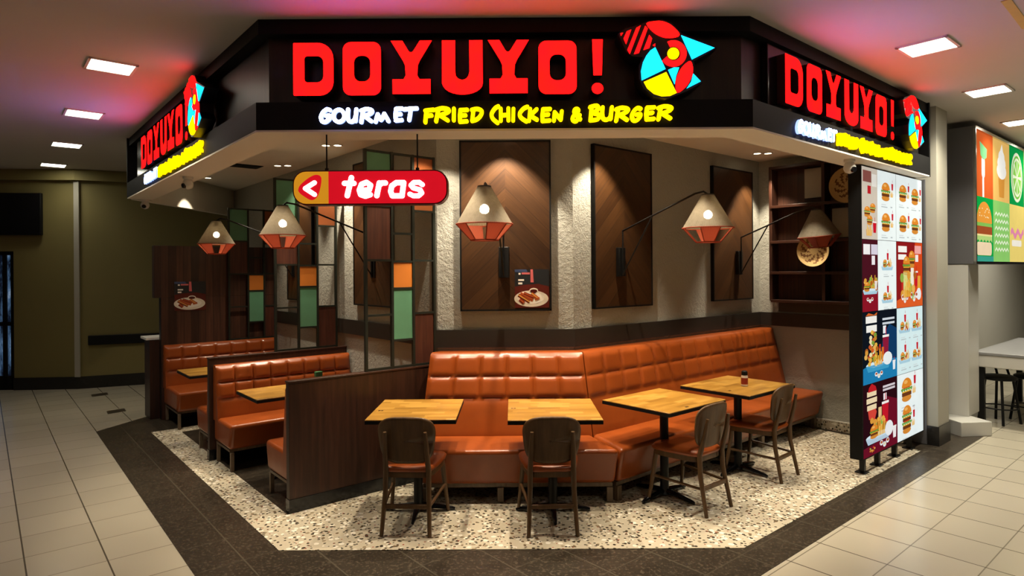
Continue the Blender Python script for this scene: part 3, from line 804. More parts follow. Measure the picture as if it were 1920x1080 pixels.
# ================================================================== TABLES
def table(label, c, rz, sx, sy, H=.77, foot=True, group=None, badge=(0, 0)):
    t = thing('cafe_table', label, 'table', (c.x, c.y, 0), rz, group)
    mb = MB(); mb.box(-sx/2, sx/2, -sy/2, sy/2, H-.008, H); mb.build('tabletop', M['top_wood'], t, bevel=.002)
    mb = MB(); mb.box(-sx/2, sx/2, -sy/2, sy/2, H-.032, H-.008); mb.build('underframe', M['black'], t)
    mb = MB(); mb.lathe([(.05, .03), (.036, .05), (.034, .06), (.034, H-.045), (.08, H-.036), (.08, H-.032)], 16); mb.build('column', M['black_metal'], t)
    for k in range(4):
        a = math.pi/2*k; e = Vector((math.cos(a), math.sin(a), 0))
        mb = MB(); mb.tube([e*.03+V2(0, 0)+Vector((0, 0, .050)), e*.14+Vector((0, 0, .040)), e*.25+Vector((0, 0, .026)), e*.275+Vector((0, 0, .020))], [.022, .020, .015, .011], 8)
        mb.build('base_foot', M['black_gloss'], t)
    if badge:
        mb = MB(); bx, by = badge
        mb.box(bx-.018, bx-.002, by-.01, by+.01, H, H+.0015); mb.box(bx+.002, bx+.018, by-.01, by+.01, H, H+.0015); mb.build('table_badge', M['chrome'], t)
    return t
def ctr(pts, z):
    s = Vector((0, 0, 0))
    for p in pts: s += at_z(*p, z)
    return s/len(pts)
TZ = .77
G_T = 'small oak block tables'
table('oak block table at the sofa, left of the two facing the front', ctr([(678, 787), (845, 789), (885, 748), (720, 748)], TZ), 0, .635, .70, group=G_T, badge=(-.265, -.06))
table('oak block table at the sofa, second from the dark divider', ctr([(940, 790), (1127, 788), (1112, 747), (962, 747)], TZ), 0, .66, .72, group=G_T, badge=(-.29, .02))
T3c = ctr([(1132, 745), (1242, 775), (1360, 750), (1215, 725)], TZ)+V2(.03, -.035)
T4c = ctr([(1276, 717), (1388, 743), (1478, 722), (1360, 703)], TZ)+V2(.03, -.035)
table('oak block table before the long sofa, nearer to its inner corner', T3c, A45, .74, .64, group=G_T, badge=(-.1, -.28))
table('oak block table before the long sofa, with a small shaker bottle on it', T4c, A45, .78, .66, group=G_T, badge=(-.3, -.1))
e1 = ctr([(436, 732), (490, 750)], TZ)
table('oak block booth table in front of the nearer orange bench', e1+ER*.50, A45, 1.0, .54, group='booth tables', badge=None)
e2 = at_z(333, 694, TZ)-EL*.24
table('dim oak block booth table in the farthest booth', e2+ER*.50, A45, 1.0, .54, group='booth tables', badge=None)
sb = at_z(1396, 724, TZ); shk = thing('shaker_bottle', 'small shaker bottle with dark cap and red label on the far sofa table', 'bottle', (sb.x, sb.y, TZ))
mb = MB(); mb.lathe([(.026, 0), (.029, .004), (.029, .085), (.024, .098)], 18); mb.build('body', paper('#c9b6a0'), shk)
mb = MB(); mb.lathe([(.0296, .02), (.0296, .075)], 18, caps=False); mb.build('label_wrap', paper('#8c2a1c'), shk)
mb = MB(); mb.lathe([(.024, .098), (.026, .100), (.025, .130), (.018, .136)], 18); mb.build('cap', M['black'], shk)
gx = at_z(597, 706, TZ); mb = MB(); mb.box(-.035, .035, -.02, .02, 0, .05); o = mb.build('napkin_box', plain('green_box', (.03, .16, .06), .4), None, bevel=.004, seg=2)
o.location = (gx.x, gx.y, TZ); o.rotation_euler = (0, 0, A45); tag(o, 'small green box standing on the nearer booth table', 'box')

# ================================================================== CHAIRS
def make_chair(label, loc, rz):
    t = thing('dining_chair', label, 'chair', loc, rz, 'bentwood dining chairs')
    # seat cushion: rounded trapezoid, local +y is the front
    def outline(s=1.0):
        pts = smooth_loop([(-.15*s, -.19*s), (0, -.205*s), (.15*s, -.19*s), (.195*s, -.05*s), (.215*s, .13*s), (.18*s, .205*s), (0, .22*s), (-.18*s, .205*s), (-.215*s, .13*s), (-.195*s, -.05*s)], 4)
        return pts
    mb = MB(); o1 = outline(1.0); o2 = outline(.93)
    n = len(o1); V = [(x, y, .425) for x, y in outline(.97)]+[(x, y, .445) for x, y in o1]+[(x, y, .462) for x, y in o2]+[(x*.6, y*.6, .470) for x, y in o1]
    F = [tuple(range(n))[::-1], tuple(range(3*n, 4*n))]+[(j*n+i, j*n+(i+1) % n, (j+1)*n+(i+1) % n, (j+1)*n+i) for j in range(3) for i in range(n)]
    mb.add(V, F); mb.build('seat', M['leather'], t, sharp=1.5)
    mb = MB(); mb.prism([(x*.93, y*.93) for x, y in o1], .385, .425); mb.build('seat_frame', M['chair_wood'], t)
    # bent plywood backrest
    def bk(u, v):
        a = 2*math.pi*u; ca, sa = math.cos(a), math.sin(a); e = .55
        x = math.copysign(abs(ca)**e, ca)*v; z = math.copysign(abs(sa)**e, sa)*v
        hw = .193+.018*z
        X = x*hw; Z = .645+z*.158+.012*(1-x*x)*(1 if z > 0 else 0)
        return (X, -.205+.95*X*X-(Z-.5)*.16, Z)
    mb = MB(); mb.grid(bk, 40, 8); o = mb.build('backrest', M['chair_wood'], t, sharp=1.5)
    s = o.modifiers.new('solid', 'SOLIDIFY'); s.thickness = .014; s.offset = 0
    for sx in (-1, 1):
        mb = MB(); mb.tube([(sx*.165, -.265, .009), (sx*.150, -.205, .30), (sx*.148, -.200, .44), (sx*.143, -.243, .60), (sx*.138, -.262, .715)], [.014, .018, .019, .017, .012], 10)
        mb.build('leg', M['chair_wood'], t)
        mb = MB(); mb.tube([(sx*.215, .215, .009), (sx*.192, .180, .25), (sx*.178, .165, .40)], [.012, .017, .019], 10)
        mb.build('leg', M['chair_wood'], t)
        mb = MB(); mb.tube([(sx*.155, -.232, .20), (sx*.197, .188, .22)], .011, 8); mb.build('stretcher', M['chair_wood'], t)
    mb = MB(); mb.box(-.155, .155, -.236, -.214, .185, .215); mb.build('stretcher', M['chair_wood'], t, bevel=.004)
    return t
def rear(pa, pb): return (at_z(*pa, 0)+at_z(*pb, 0))/2
def chair_at(pa, pb, rz, label, first=None):
    m = rear(pa, pb); f = Vector((-math.sin(rz), math.cos(rz), 0)); c = m+f*.262
    if first is None: return make_chair(label, (c.x, c.y, 0), rz)
    return dup(first, (c.x, c.y, 0), rz, label)
ch = chair_at((718, 1008), (803, 1010), -.06, 'walnut chair with orange seat, leftmost, before the table beside the dark divider')
chair_at((994, 1012), (1080, 1006), .03, 'walnut chair with orange seat, back to the viewer, before the second table', ch)
chair_at((1325, 970), (1370, 955), A45, 'walnut chair with orange seat before the long sofa, nearer the viewer', ch)
chair_at((1466, 908), (1495, 893), A45+.05, 'walnut chair with orange seat at the table with the shaker, nearest the menu board', ch)

# ================================================================== WALL PANELS AND LAMPS
def wall_panel(label, c, rz, W=.84, z0=1.45, z1=2.945):
    zc = (z0+z1)/2; H = z1-z0
    t = thing('wall_panel', label, 'wall panel', (c.x, c.y, zc), rz, 'chevron wood wall panels')
    mb = MB(); mb.box(-W/2+.012, W/2-.012, -.036, -.002, -H/2+.012, H/2-.012); mb.build('chevron_face', M['chevron'], t, smooth=False)
    mb = MB()
    for a in ((-W/2, -W/2+.014, -H/2, H/2), (W/2-.014, W/2, -H/2, H/2), (-W/2, W/2, -H/2, -H/2+.014), (-W/2, W/2, H/2-.014, H/2)): mb.box(a[0], a[1], -.042, -.001, a[2], a[3])
    mb.build('frame', M['black'], t, smooth=False)
wall_panel('chevron dark wood wall panel facing the front, with a food poster at its foot', V2(-.055, 5.55), 0, .80)
wall_panel('chevron dark wood wall panel right of the nose corner, above the long sofa', C1+ER*.655, A45)
wall_panel('chevron dark wood wall panel at the far right end, beside the inner corner', C1+ER*2.58, A45)
wall_panel('chevron dark wood wall panel on the left wall, behind the nearest screen', C0+EL*1.15, AL, .80)
wall_panel('chevron dark wood wall panel on the left wall, seen through the middle screen', C0+EL*3.05, AL, .80)

def wall_lamp(label, c, rz, L=.95, lit=True, swing=0, tilt=0):
    Z0 = 1.87
    t = thing('wall_lamp', label, 'lamp', (c.x, c.y, Z0), rz+swing, 'swing arm wall lamps')
    mb = MB(); mb.box(-.045, .045, -.046, -.006, -.13, .14); mb.build('bracket', M['black_metal'], t, bevel=.004)
    mb = MB(); mb.tube([(0, -.052, -.12), (0, -.052, .30)], .007, 8)
    mb.tube([(0, -.052, .295), (0, -L+.12, .565), (0, -L+.04, .575), (0, -L, .545)], .0085, 8)
    mb.tube([(0, -.052, -.11), (0, -.05-.36*L, .295+.27*.36*L/(L-.17))], .007, 8); mb.build('arm', M['black_metal'], t)
    R = Matrix.Rotation(tilt, 4, 'Y')
    def part(mb, nm, mt, **k):
        o = mb.build(nm, mt, t, **k); o.location = (0, -L, .545); o.rotation_euler = (tilt*.5, tilt, 0); return o
    zt, zw, zb = 0.0, -.275, -.39; rt, rw, rb = .048, .205, .10
    mb = MB(); mb.lathe([(rt, zt), (rw, zw)], 48, caps=False); part(mb, 'shade', M['shade'])
    mb = MB(); mb.lathe([(rt+.003, zt-.012), (rt+.003, zt+.004), (.01, zt+.006)], 24, caps=False); mb.lathe([(.02, zt-.06), (.02, zt+.004)], 12); part(mb, 'shade_cap', M['charcoal'])
    mb = MB(); n = 8
    for k in range(n):
        if k % 2: continue
        a0, a1 = 2*math.pi*(k+.35)/n, 2*math.pi*(k+1.35)/n
        mb.add([(rw*math.cos(a0), rw*math.sin(a0), zw), (rw*math.cos(a1), rw*math.sin(a1), zw), (rb*math.cos(a1), rb*math.sin(a1), zb), (rb*math.cos(a0), rb*math.sin(a0), zb)], [(0, 1, 2, 3)])
    part(mb, 'cord_skirt', M['cord'], smooth=False)
    mb = MB()
    ring = lambda r, z: [(r*math.cos(2*math.pi*(k+.35)/n), r*math.sin(2*math.pi*(k+.35)/n), z) for k in range(n+1)]
    mb.tube(ring(rb, zb), .006, 6); mb.tube([(rw*math.cos(2*math.pi*k/32), rw*math.sin(2*math.pi*k/32), zw) for k in range(33)], .005, 6)
    for p, q in zip(ring(rw, zw)[:-1], ring(rb, zb)[:-1]): mb.tube([p, q], .004, 6)
    part(mb, 'cage', M['cord'])
    mb = MB(); mb.lathe([(.010, -.128), (.022, -.136), (.032, -.148), (.036, -.163), (.036, -.170), (.032, -.184), (.020, -.196), (.004, -.200)], 20, caps=True); part(mb, 'bulb', M['bulb'] if lit else M['bulb_dim'])
    if lit:
        d = bpy.data.lights.new('lamp_light', 'POINT'); d.energy = .7; d.color = (1, .70, .38); d.shadow_soft_size = .05
        o = bpy.data.objects.new('lamp_light', d); COL.objects.link(o); o.parent = t; o.location = (0, -L, .545-.27)
wall_lamp('lit woven cone lamp farthest left, before the plank partition', C0+EL*3.25, AL)
wall_lamp('lit woven cone lamp left of the hanging sign, before the middle screen', C0+EL*1.117, AL)
wall_lamp('lit woven cone lamp in front of the chevron panel with the food poster', V2(-.065, 5.55-.036), 0, swing=-.14)
wall_lamp('lit woven cone lamp on the arm above the nearer long-sofa table', C1+ER*.57-EL*.036, A45)
wall_lamp('unlit tilted woven cone lamp nearest the menu board, over the shelf', C1+ER*2.65-EL*.036, A45, .90, False, 0, -.10)

# ---- posters
def disc_poly(cx, cz, rx, rz, n=20): return ell(cx, cz, rx, rz, n)
def poster(label, c, rz, W, H, y=-.046):
    mats = [paper(h) for h in ('#26282a', '#3f4d70', '#5a1f16', '#e0d8c6', '#b4552a', '#7a2a16', '#d06a6a', '#efe9dc', '#d89a4a', '#4a120c')]
    mb = MB()
    def P(lp, k, i): fill2d(mb, [[((x-.5)*W, (z-.5)*H) for x, z in lp]], y-.0025-.0006*k, y, i, i)
    P([(0, 0), (1, 0), (1, 1), (0, 1)], 0, 0)
    P([(0, .93), (.38, .93), (.34, 1), (0, 1)], 1, 1)
    P([(0, 0), (1, 0), (1, .55), (.7, .62), (.3, .60), (0, .55)], 1, 2)
    P([(.20, .87), (.44, .87), (.44, .92), (.20, .92)], 2, 6); P([(.46, .66), (.55, .66), (.53, 1.0), (.46, 1.0)], 2, 6)
    P([(.11, .86), (.17, .86), (.17, .91), (.11, .91)], 2, 7); P([(.10, .70), (.27, .70), (.27, .745), (.10, .745)], 2, 7); P([(.10, .61), (.22, .61), (.22, .66), (.10, .66)], 2, 7)
    P(disc_poly(.48, .235, .50, .215, 30), 2, 3); P(disc_poly(.46, .25, .40, .15, 26), 3, 7)
    P(disc_poly(.55, .44, .13, .075), 3, 3); P(disc_poly(.55, .435, .105, .045), 4, 9)
    for i, (x0, z0, x1, z1, w) in enumerate(((.10, .33, .42, .15, .045), (.16, .37, .52, .20, .045), (.26, .38, .56, .27, .04), (.48, .37, .66, .24, .05), (.14, .22, .26, .12, .05), (.58, .22, .72, .25, .03))):
        d = Vector((x1-x0, z1-z0)).normalized(); nn = Vector((-d.y, d.x))*w
        P([(x0-nn.x, z0-nn.y), (x1-nn.x, z1-nn.y), (x1+nn.x, z1+nn.y), (x0+nn.x, z0+nn.y)], 4+i % 3, 4 if i % 2 else 5)
        P([(x0-nn.x*.2, z0-nn.y*.2), (x1-nn.x*.2, z1-nn.y*.2), (x1+nn.x*.5, z1+nn.y*.5), (x0+nn.x*.5, z0+nn.y*.5)], 7, 8 if i % 3 == 0 else 4)
    o = mb.build('poster', mats, None, smooth=False, fix=False); o.location = c; o.rotation_euler = (0, 0, rz)
    return tag(o, label, 'poster')
poster('food poster with a white oval plate on the front chevron panel', (at_y(997.5, 541, 5.5).x, 5.55+.008, at_y(997.5, 541, 5.5).z), 0, .30, .335)
pp = S3+ER*.33; poster('dim food poster with a white oval plate on the plank partition', (pp.x, pp.y, at_y(341, 555, 7.9).z), A45, .36, .36, -.004)

# ---- shelf unit on the right wall, woven plates
shc = RW+V2(.645, -.764)*.82
sh = thing('wall_shelf', 'dark wood open shelf unit on the right wall behind the menu board', 'shelf', (shc.x, shc.y, 0), AL)
mb = MB(); mb.box(-.58, .60, -.02, -.003, 1.43, 2.98); mb.build('back_panel', M['slat_wood'], sh, smooth=False)
mb = MB(); mb.box(-.58, .60, -.012, -.003, 1.30, 1.43); mb.build('lower_panel', plain('brown_lower', (.05, .035, .018), .6), sh, smooth=False)
for x in (-.59, .01, .60):
    mb = MB(); mb.box(x-.018, x+.018, -.17, -.003, 1.43, 2.99); mb.build('upright', M['dark_wood'], sh, bevel=.003)
for z in (1.43, 1.755, 2.11, 2.52, 2.97):
    mb = MB(); mb.box(-.59, .60, -.18, -.003, z-.016, z+.016); mb.build('shelf_board', M['dark_wood_x'], sh, bevel=.003)
for x0, x1, z0, z1 in ((-.24, -.05, 2.60, 2.93), (.06, .28, 2.14, 2.46)):
    mb = MB(); mb.box(x0, x1, -.06, -.02, z0, z1); mb.build('inset_block', M['plaster_smooth'], sh, smooth=False)
def plate(label, px, py, Y, r):
    p = at_y(px, py, Y)
    mb = MB(); V = []
    prof = [(0, -.012), (.3, -.012), (.55, -.006), (.8, -.022), (1.0, -.045), (1.0, -.038), (.8, -.010), (.5, .004), (0, .004)]
    n = 36
    for a, yy in prof: V += [(r*max(a, .002)*math.cos(2*math.pi*k/n), yy, r*max(a, .002)*math.sin(2*math.pi*k/n)) for k in range(n)]
    F = [(i*n+k, i*n+(k+1) % n, (i+1)*n+(k+1) % n, (i+1)*n+k) for i in range(len(prof)-1) for k in range(n)]
    mb.add(V, F); o = mb.build('woven_plate', M['plate'], None, sharp=1.5)
    o.location = p; o.rotation_euler = (0, 0, AL); return tag(o, label, 'plate', 'woven plates on the shelf')
def shelf_pt(px, py):
    """point on the front plane of the shelf unit"""
    a, b = ray(px, py); e = V2(.645, -.764); o_ = RW+V2(-.764, -.645)*.19
    k = line_x(V2(0, 0), V2(a, 1), o_, e); return k
k1 = shelf_pt(1527, 477); plate('round woven plate hanging below the unlit cone lamp', 1527, 470, k1.y, .175)
k2 = shelf_pt(1592, 347); plate('round woven plate on the upper shelf beside the menu board', 1592, 347, k2.y, .19)

# ================================================================== DINING CEILING FITTINGS
def downlight(label, p, n=1, rz=0, lit=True, group='recessed downlights'):
    t = thing('downlight', label, 'downlight', (p.x, p.y, ZI), rz, group)
    for k in range(n):
        x = (k-(n-1)/2)*.12
        mb = MB(); mb.lathe([(.052, 0), (.052, -.007), (.040, -.008), (.036, -.002), (.036, 0)], 24, (x, 0, 0), caps=False); mb.build('trim_ring', M['white'], t)
        mb = MB(); mb.lathe([(.036, -.001), (.036, -.004)], 20, (x, 0, 0)); mb.build('lens', M['lens_on'] if lit else M['white'], t)
def ceil_pt(px, py): return at_z(px, py, ZI)
downlight('round recessed downlight close behind the front fascia, at its left end', ceil_pt(545, 260), 1, 0, False)
downlight('twin recessed downlight above the hanging sign', ceil_pt(622, 272), 2)
downlight('twin recessed downlight left of the hanging sign, before the left wall', ceil_pt(530, 310), 2)
downlight('recessed downlight beside the white header wall at far left', ceil_pt(390, 333), 1)
downlight('twin recessed downlight near the right inner corner of the dining ceiling', ceil_pt(1430, 287), 2)
v = ceil_pt(440, 309); mb = MB(); mb.box(-.28, .28, -.10, .10, -.012, 0); mb.box(-.30, .30, -.12, .12, -.006, 0)
o = mb.build('air_vent', M['black'], None, smooth=False); o.location = (v.x, v.y, ZI); o.rotation_euler = (0, 0, A45); tag(o, 'dark slot air vent in the dining ceiling', 'vent')
WARM = (1, .84, .63)
def lit_spot(p, tgt, power, size=62, blend=.45, r=.014):
    spot((p.x, p.y, ZI-.02), tgt, power, size, blend, WARM, r)
# lamps behind the visible fixtures
for px, py, pw in ((622, 272, 70), (530, 310, 14), (1430, 287, 100)):
    p = ceil_pt(px, py); lit_spot(p, (p.x, p.y, 0), pw)
p = ceil_pt(390, 333); lit_spot(p, (p.x-.5, p.y+.15, 2.2), 40, 50)
# the further downlights of the same ceiling, over tables and along the wall (behind the fascia from here)
HID = [(-.62, 4.44, 155), (.38, 4.44, 155), (1.22, 4.90, 120), (2.02, 5.55, 130), (2.75, 6.15, 90), (-1.68, 4.80, 100), (-2.42, 5.98, 85), (-2.05, 5.35, 50)]
for x, y, pw in HID:
    downlight('recessed downlight of the dining ceiling hidden above the fascia edge', V2(x, y), 1, group='downlights hidden behind the fascia')
    lit_spot(V2(x, y), (x, y, 0), pw)
WASH = [(-.06, 5.24, -.06, 5.34, 230), (-.60, 5.20, -.62, 5.28, 90)]
for x, y, tx, ty, pw in WASH:
    downlight('recessed downlight of the dining ceiling hidden above the fascia edge', V2(x, y), 1, group='downlights hidden behind the fascia')
    lit_spot(V2(x, y), (tx, ty, .9), pw, 82, .4)
for p, nrm, pw in ((C1+ER*.26, EL, 165), (C1+ER*2.86, EL, 150), (C0+EL*1.72, ER, 150), (C0+EL*3.0, ER, 90)):
    q = p-nrm*.30
    lit_spot(q, (q.x+nrm.x*.1, q.y+nrm.y*.1, .9), pw, 78, .5)

# ---- dome cameras
def dome(label, p, look):
    t = thing('security_camera', label, 'camera', p, look, 'white security cameras')
    mb = MB(); mb.lathe([(.045, 0), (.045, -.02), (.03, -.03)], 20); mb.build('mount', M['white_plastic'], t)
    mb = MB(); mb.lathe([(.004, -.012), (.034, -.03), (.047, -.06), (.047, -.08), (.035, -.105), (.006, -.118)], 24); mb.build('housing', M['white_plastic'], t, sharp=1.2)
    mb = MB(); mb.tube([(0, -.03, -.085), (0, -.052, -.09)], [.026, .022], 16); mb.build('lens', M['black_gloss'], t)
p = at_z(1593, 299, 2.70); dome('white dome camera under the right fascia beside the menu board', (p.x, p.y, 2.70), .3)
p = at_z(272, 374, 2.70); dome('white dome camera under the far left end of the fascia', (p.x, p.y, 2.70), .2)
p = at_z(360, 326, 2.70); p = FL+EL*2.3+V2(.764, .645)*.13; dome('white dome camera under the middle of the left fascia', (p.x, p.y, 2.70), -.6)

# ================================================================== MALL CEILING LIGHTS
def ceil_light(label, p, pw, lit=True):
    t = thing('ceiling_light', label, 'ceiling light', (p.x, p.y, ZC), A45, 'square mall ceiling lights')
    mb = MB()
    s = .165
    for a in ((-s, s, -s, -s+.02), (-s, s, s-.02, s), (-s, -s+.02, -s, s), (s-.02, s, -s, s)): mb.box(a[0], a[1], a[2], a[3], -.012, 0)
    mb.build('frame', M['white'], t, smooth=False)
    mb = MB(); mb.box(-s+.02, s-.02, -s+.02, s-.02, -.006, -.001); mb.build('diffuser', M['panel_on'], t, smooth=False)
    area((p.x, p.y, ZC-.016), pw, .28, A45)
MLs = [((208, 124), 'nearest square ceiling light of the left row', 17), ((157, 213), 'second square ceiling light of the left row', 6.5), ((125, 271), 'third square ceiling light of the left row', 3.5), ((100, 309), 'farthest square ceiling light of the left row', 1.8),
       ((1740, 87), 'nearest square ceiling light of the right row', 32), ((1853, 170), 'second square ceiling light of the right row', 32), ((1916, 228), 'square ceiling light at the right edge above the kiosk sign', 36)]
for (px, py), lb, pw in MLs: ceil_light(lb, at_z(px, py, ZC), pw)
for p, pw in ((V2(-1.9, 1.6), 5), (V2(1.6, 1.6), 8), (V2(6.97, 8.1), 26), (KO+ER*4.4-EL*.3, 40)):  # unseen fixtures added to brighten the near floor and the kiosk wall
    ceil_light('added square ceiling light, unseen beyond the edge of the picture', p, pw)
mb = MB(); a, b, c = at_z(1886, 0, ZC), at_z(1903, 22, ZC), at_z(1925, 52, ZC)
for u, v in ((a, b), (b, c)):
    n = Vector((-(v-u).y, (v-u).x, 0)).normalized()*.025; mb.hexa([tuple(q) for q in (u-n, v-n, v+n, u+n)], [(q.x, q.y, q.z-.004) for q in (u-n, v-n, v+n, u+n)])
struct(mb, 'trim_10', plain('yellow_strip', (.62, .47, .12), .6), smooth=False)

# ---- left mall wall: television, crash rail
nA = Vector((-dA.y, dA.x, 0)); aA = math.atan2(dA.y, dA.x); aB = math.atan2(dB.y, dB.x)
def on_line(px, p, d):
    a, b = ray(px, 500); return line_x(V2(0, 0), V2(a, 1), p, d)
tr = on_line(84, A1, dA); zt_, zb_ = at_y(84, 363, tr.y).z, at_y(84, 441, tr.y).z
tv = thing('television', 'dark switched-off television high on the left mall wall', 'television', (tr.x, tr.y, zb_), aA)
mb = MB(); mb.box(-1.15, 0, -.09, -.03, 0, zt_-zb_); mb.build('housing', M['black'], tv, bevel=.006)
mb = MB(); mb.box(-1.13, -.02, -.093, -.09, .02, zt_-zb_-.02); mb.build('screen', M['black_gloss'], tv, smooth=False)
r0, r1 = on_line(165, A1, dB), on_line(300, A1, dB)
mb = MB(); mb.box(0, (r1-r0).length, -.05, -.004, 0, .15); o = mb.build('wall_rail', M['black'], None, bevel=.01)
o.location = (r0.x, r0.y, at_y(165, 647, r0.y).z); o.rotation_euler = (0, 0, aB); tag(o, 'dark bumper rail along the back mall wall', 'rail')

# ================================================================== MENU BOARD
B0 = V2(3.02, 5.42); BW, BZ0, BZ1 = 1.50, .155, 2.69
board = thing('menu_board', 'tall backlit menu board on black posts at the right side of the dining area', 'menu board', (B0.x, B0.y, 0), A45)
mb = MB(); mb.box(-.012, BW+.012, .004, .11, BZ0-.012, BZ1); mb.build('case', M['black'], board, smooth=False)
for x in (.10, .43, .85, 1.24):
    mb = MB(); mb.box(x-.02, x+.02, .03, .07, .018, BZ0-.01); p_ = mb.build('post', M['black_metal'], board)
    mb = MB(); mb.box(x-.045, x+.045, .01, .10, .0085, .018); mb.build('base_plate', M['black_metal'], p_, bevel=.002)
class Art:
    """printed picture: flat coloured shapes layered on a thin sheet, x and z in metres from the sheet's lower left"""
    def __init__(self, x0, z0, w, h, k=1.0, dw=None):
        self.sx = w/dw if dw else 1.0
        self.mb = MB(); self.mats = []; self.ix = {}; self.n = 0; self.x0, self.z0, self.w, self.h, self.k = x0, z0, w, h, k
    def col(self, h, k=None):
        key = (h, k or self.k)
        if key not in self.ix: self.ix[key] = len(self.mats); self.mats.append(ink(*key))
        return self.ix[key]
    def P(self, pts, h, layer):
        i = self.col(h); y = .003-.0008*layer
        pts = [(self.x0+min(max(x*self.sx, 0), self.w), self.z0+min(max(z, 0), self.h)) for x, z in pts]
        fill2d(self.mb, [pts], y, y+.0005, i, i)
    def R(self, x0, x1, z0, z1, h, layer): self.P([(x0, z0), (x1, z0), (x1, z1), (x0, z1)], h, layer)
    def E(self, cx, cz, rx, rz, h, layer, n=16, a0=0, a1=360): self.P(ell(cx, cz, rx, rz, n, a0, a1), h, layer)
    def burger(self, x, z, s, L=2, tall=1, pat='#6b3a1c'):
        self.E(x, z+s*.07, s*.42, s*.12, '#d58a35', L)
        zz = z+s*.14
        for k in range(tall):
            self.R(x-s*.42, x+s*.42, zz, zz+s*.12, pat, L+1); self.R(x-s*.40, x+s*.40, zz+s*.12, zz+s*.16, '#f2b632', L+1)
            self.P([(x-s*.5+s*i*.1, zz+s*(.14 if i % 2 else .21)) for i in range(11)]+[(x+s*.5-s*i*.1, zz+s*(.27 if i % 2 else .24)) for i in range(11)], '#6aa03c', L+2)
            self.R(x-s*.34, x+s*.30, zz+s*.25, zz+s*.30, '#cf3d24', L+2)
            zz += s*.28
        self.P([(x-s*.45, zz)]+[(x+s*.45*math.cos(math.radians(a)), zz+s*.30*math.sin(math.radians(a))) for a in range(0, 181, 15)], '#e08a2c', L+3)
        self.E(x-s*.1, zz+s*.17, s*.16, s*.06, '#f2b662', L+4)
    def cup(self, x, z, s, L=2, h='#c71a2b'):
        self.P([(x-s*.15, z), (x+s*.15, z), (x+s*.2, z+s*.55), (x-s*.2, z+s*.55)], h, L); self.R(x-s*.21, x+s*.21, z+s*.55, z+s*.62, '#f5f2ee', L+1); self.R(x-.01*s, x+.03*s, z+s*.62, z+s*.85, '#c71a2b', L+1)
    def fries(self, x, z, s, L=2):
        for i in range(7): self.P([(x-s*.3+s*i*.085, z), (x-s*.24+s*i*.085, z), (x-s*.30+s*i*.11, z+s*(.35+.12*(i*5 % 3))), (x-s*.36+s*i*.11, z+s*(.35+.12*(i*5 % 3)))], '#f3c24a' if i % 2 else '#e6a62e', L)
    def tray(self, x, z, w, L=2, h='#a9cfe0'):
        self.P([(x-w*.5, z+w*.12), (x-w*.42, z), (x+w*.42, z), (x+w*.5, z+w*.12)], h, L); self.E(x, z+w*.13, w*.5, w*.06, '#d7ecf4', L)
    def dips(self, x, z, s, L=3):
        for dx in (-.5, 0, .5): self.E(x+dx*s, z+abs(dx)*s*.4, s*.26, s*.2, '#eef2f4', L); self.E(x+dx*s, z+abs(dx)*s*.4+s*.04, s*.18, s*.1, '#b5542c' if dx else '#e6d9b0', L+1)
    def nuggets(self, x, z, s, L=2):
        r = random.Random(int(x*999)+int(z*77))
        for i in range(12): self.E(x+r.uniform(-.5, .5)*s, z+r.uniform(0, .45)*s, s*.11, s*.09, r.choice(['#c97a2a', '#dc9a3c', '#b05f20', '#e8b45a', '#8fae4a', '#c63a22']), L+i % 3, 10)
    def done(self, name, label=None):
        o = self.mb.build(name, self.mats, board, smooth=False, fix=False)
        if label: o['label'] = label
        return o
SH = (BZ1-BZ0)/4; CW = .79; RWd = BW-CW-.006; sw = .345
zrow = [BZ1-SH*(i+1) for i in range(4)]
# left column, top: beige poster and white strip
a = Art(0, zrow[0], sw, SH-.004, .85, .285); a.R(0, .285, 0, SH, '#cfc4b4', 0); a.R(.02, .17, .50, .60, '#8a5048', 1); a.R(.18, .27, .47, .58, '#e9e4da', 1); a.R(.10, .16, .40, .47, '#b8222a', 2)
a.burger(.09, .20, .12, 2); a.burger(.19, .24, .11, 2); a.burger(.13, .13, .11, 4); a.cup(.225, .06, .16, 3); a.fries(.12, .03, .16, 6); a.done('menu_panel', 'beige menu panel')
def white_menu(x0, z0, w, items, hcol='#eef8f7', k=.86):
    a = Art(x0, z0, w, SH-.004, k); a.R(0, w, 0, SH, hcol, 0)
    for it in items:
        kd, x, z, s = it[:4]
        if kd == 'b': a.burger(x, z, s, 2, it[4] if len(it) > 4 else 1); a.cup(x+s*.75, z+s*.45, s*.5, 2); a.fries(x+s*.68, z+s*.15, s*.45, 2); 
        if kd == 't': a.tray(x, z, s*1.5); a.burger(x-s*.35, z+s*.16, s*.5, 4); a.fries(x+s*.3, z+s*.16, s*.7, 4); a.cup(x+s*.05, z+s*.5, s*.6, 3); a.nuggets(x, z+s*.14, s*.6, 5)
        a.R(x-s*.45, x+s*.2, z-s*.32, z-s*.28, '#b9c2c4', 1); a.R(x-s*.45, x+s*.05, z-s*.22, z-s*.19, '#d3dadb', 1); a.R(x+s*.55, x+s*.75, z-s*.30, z-s*.25, '#b9c2c4', 1)
    return a
white_menu(sw, zrow[0], CW-sw, [('b', .19, .37, .22, 1), ('b', .19, .09, .22, 1)]).done('menu_panel', 'white menu panel')
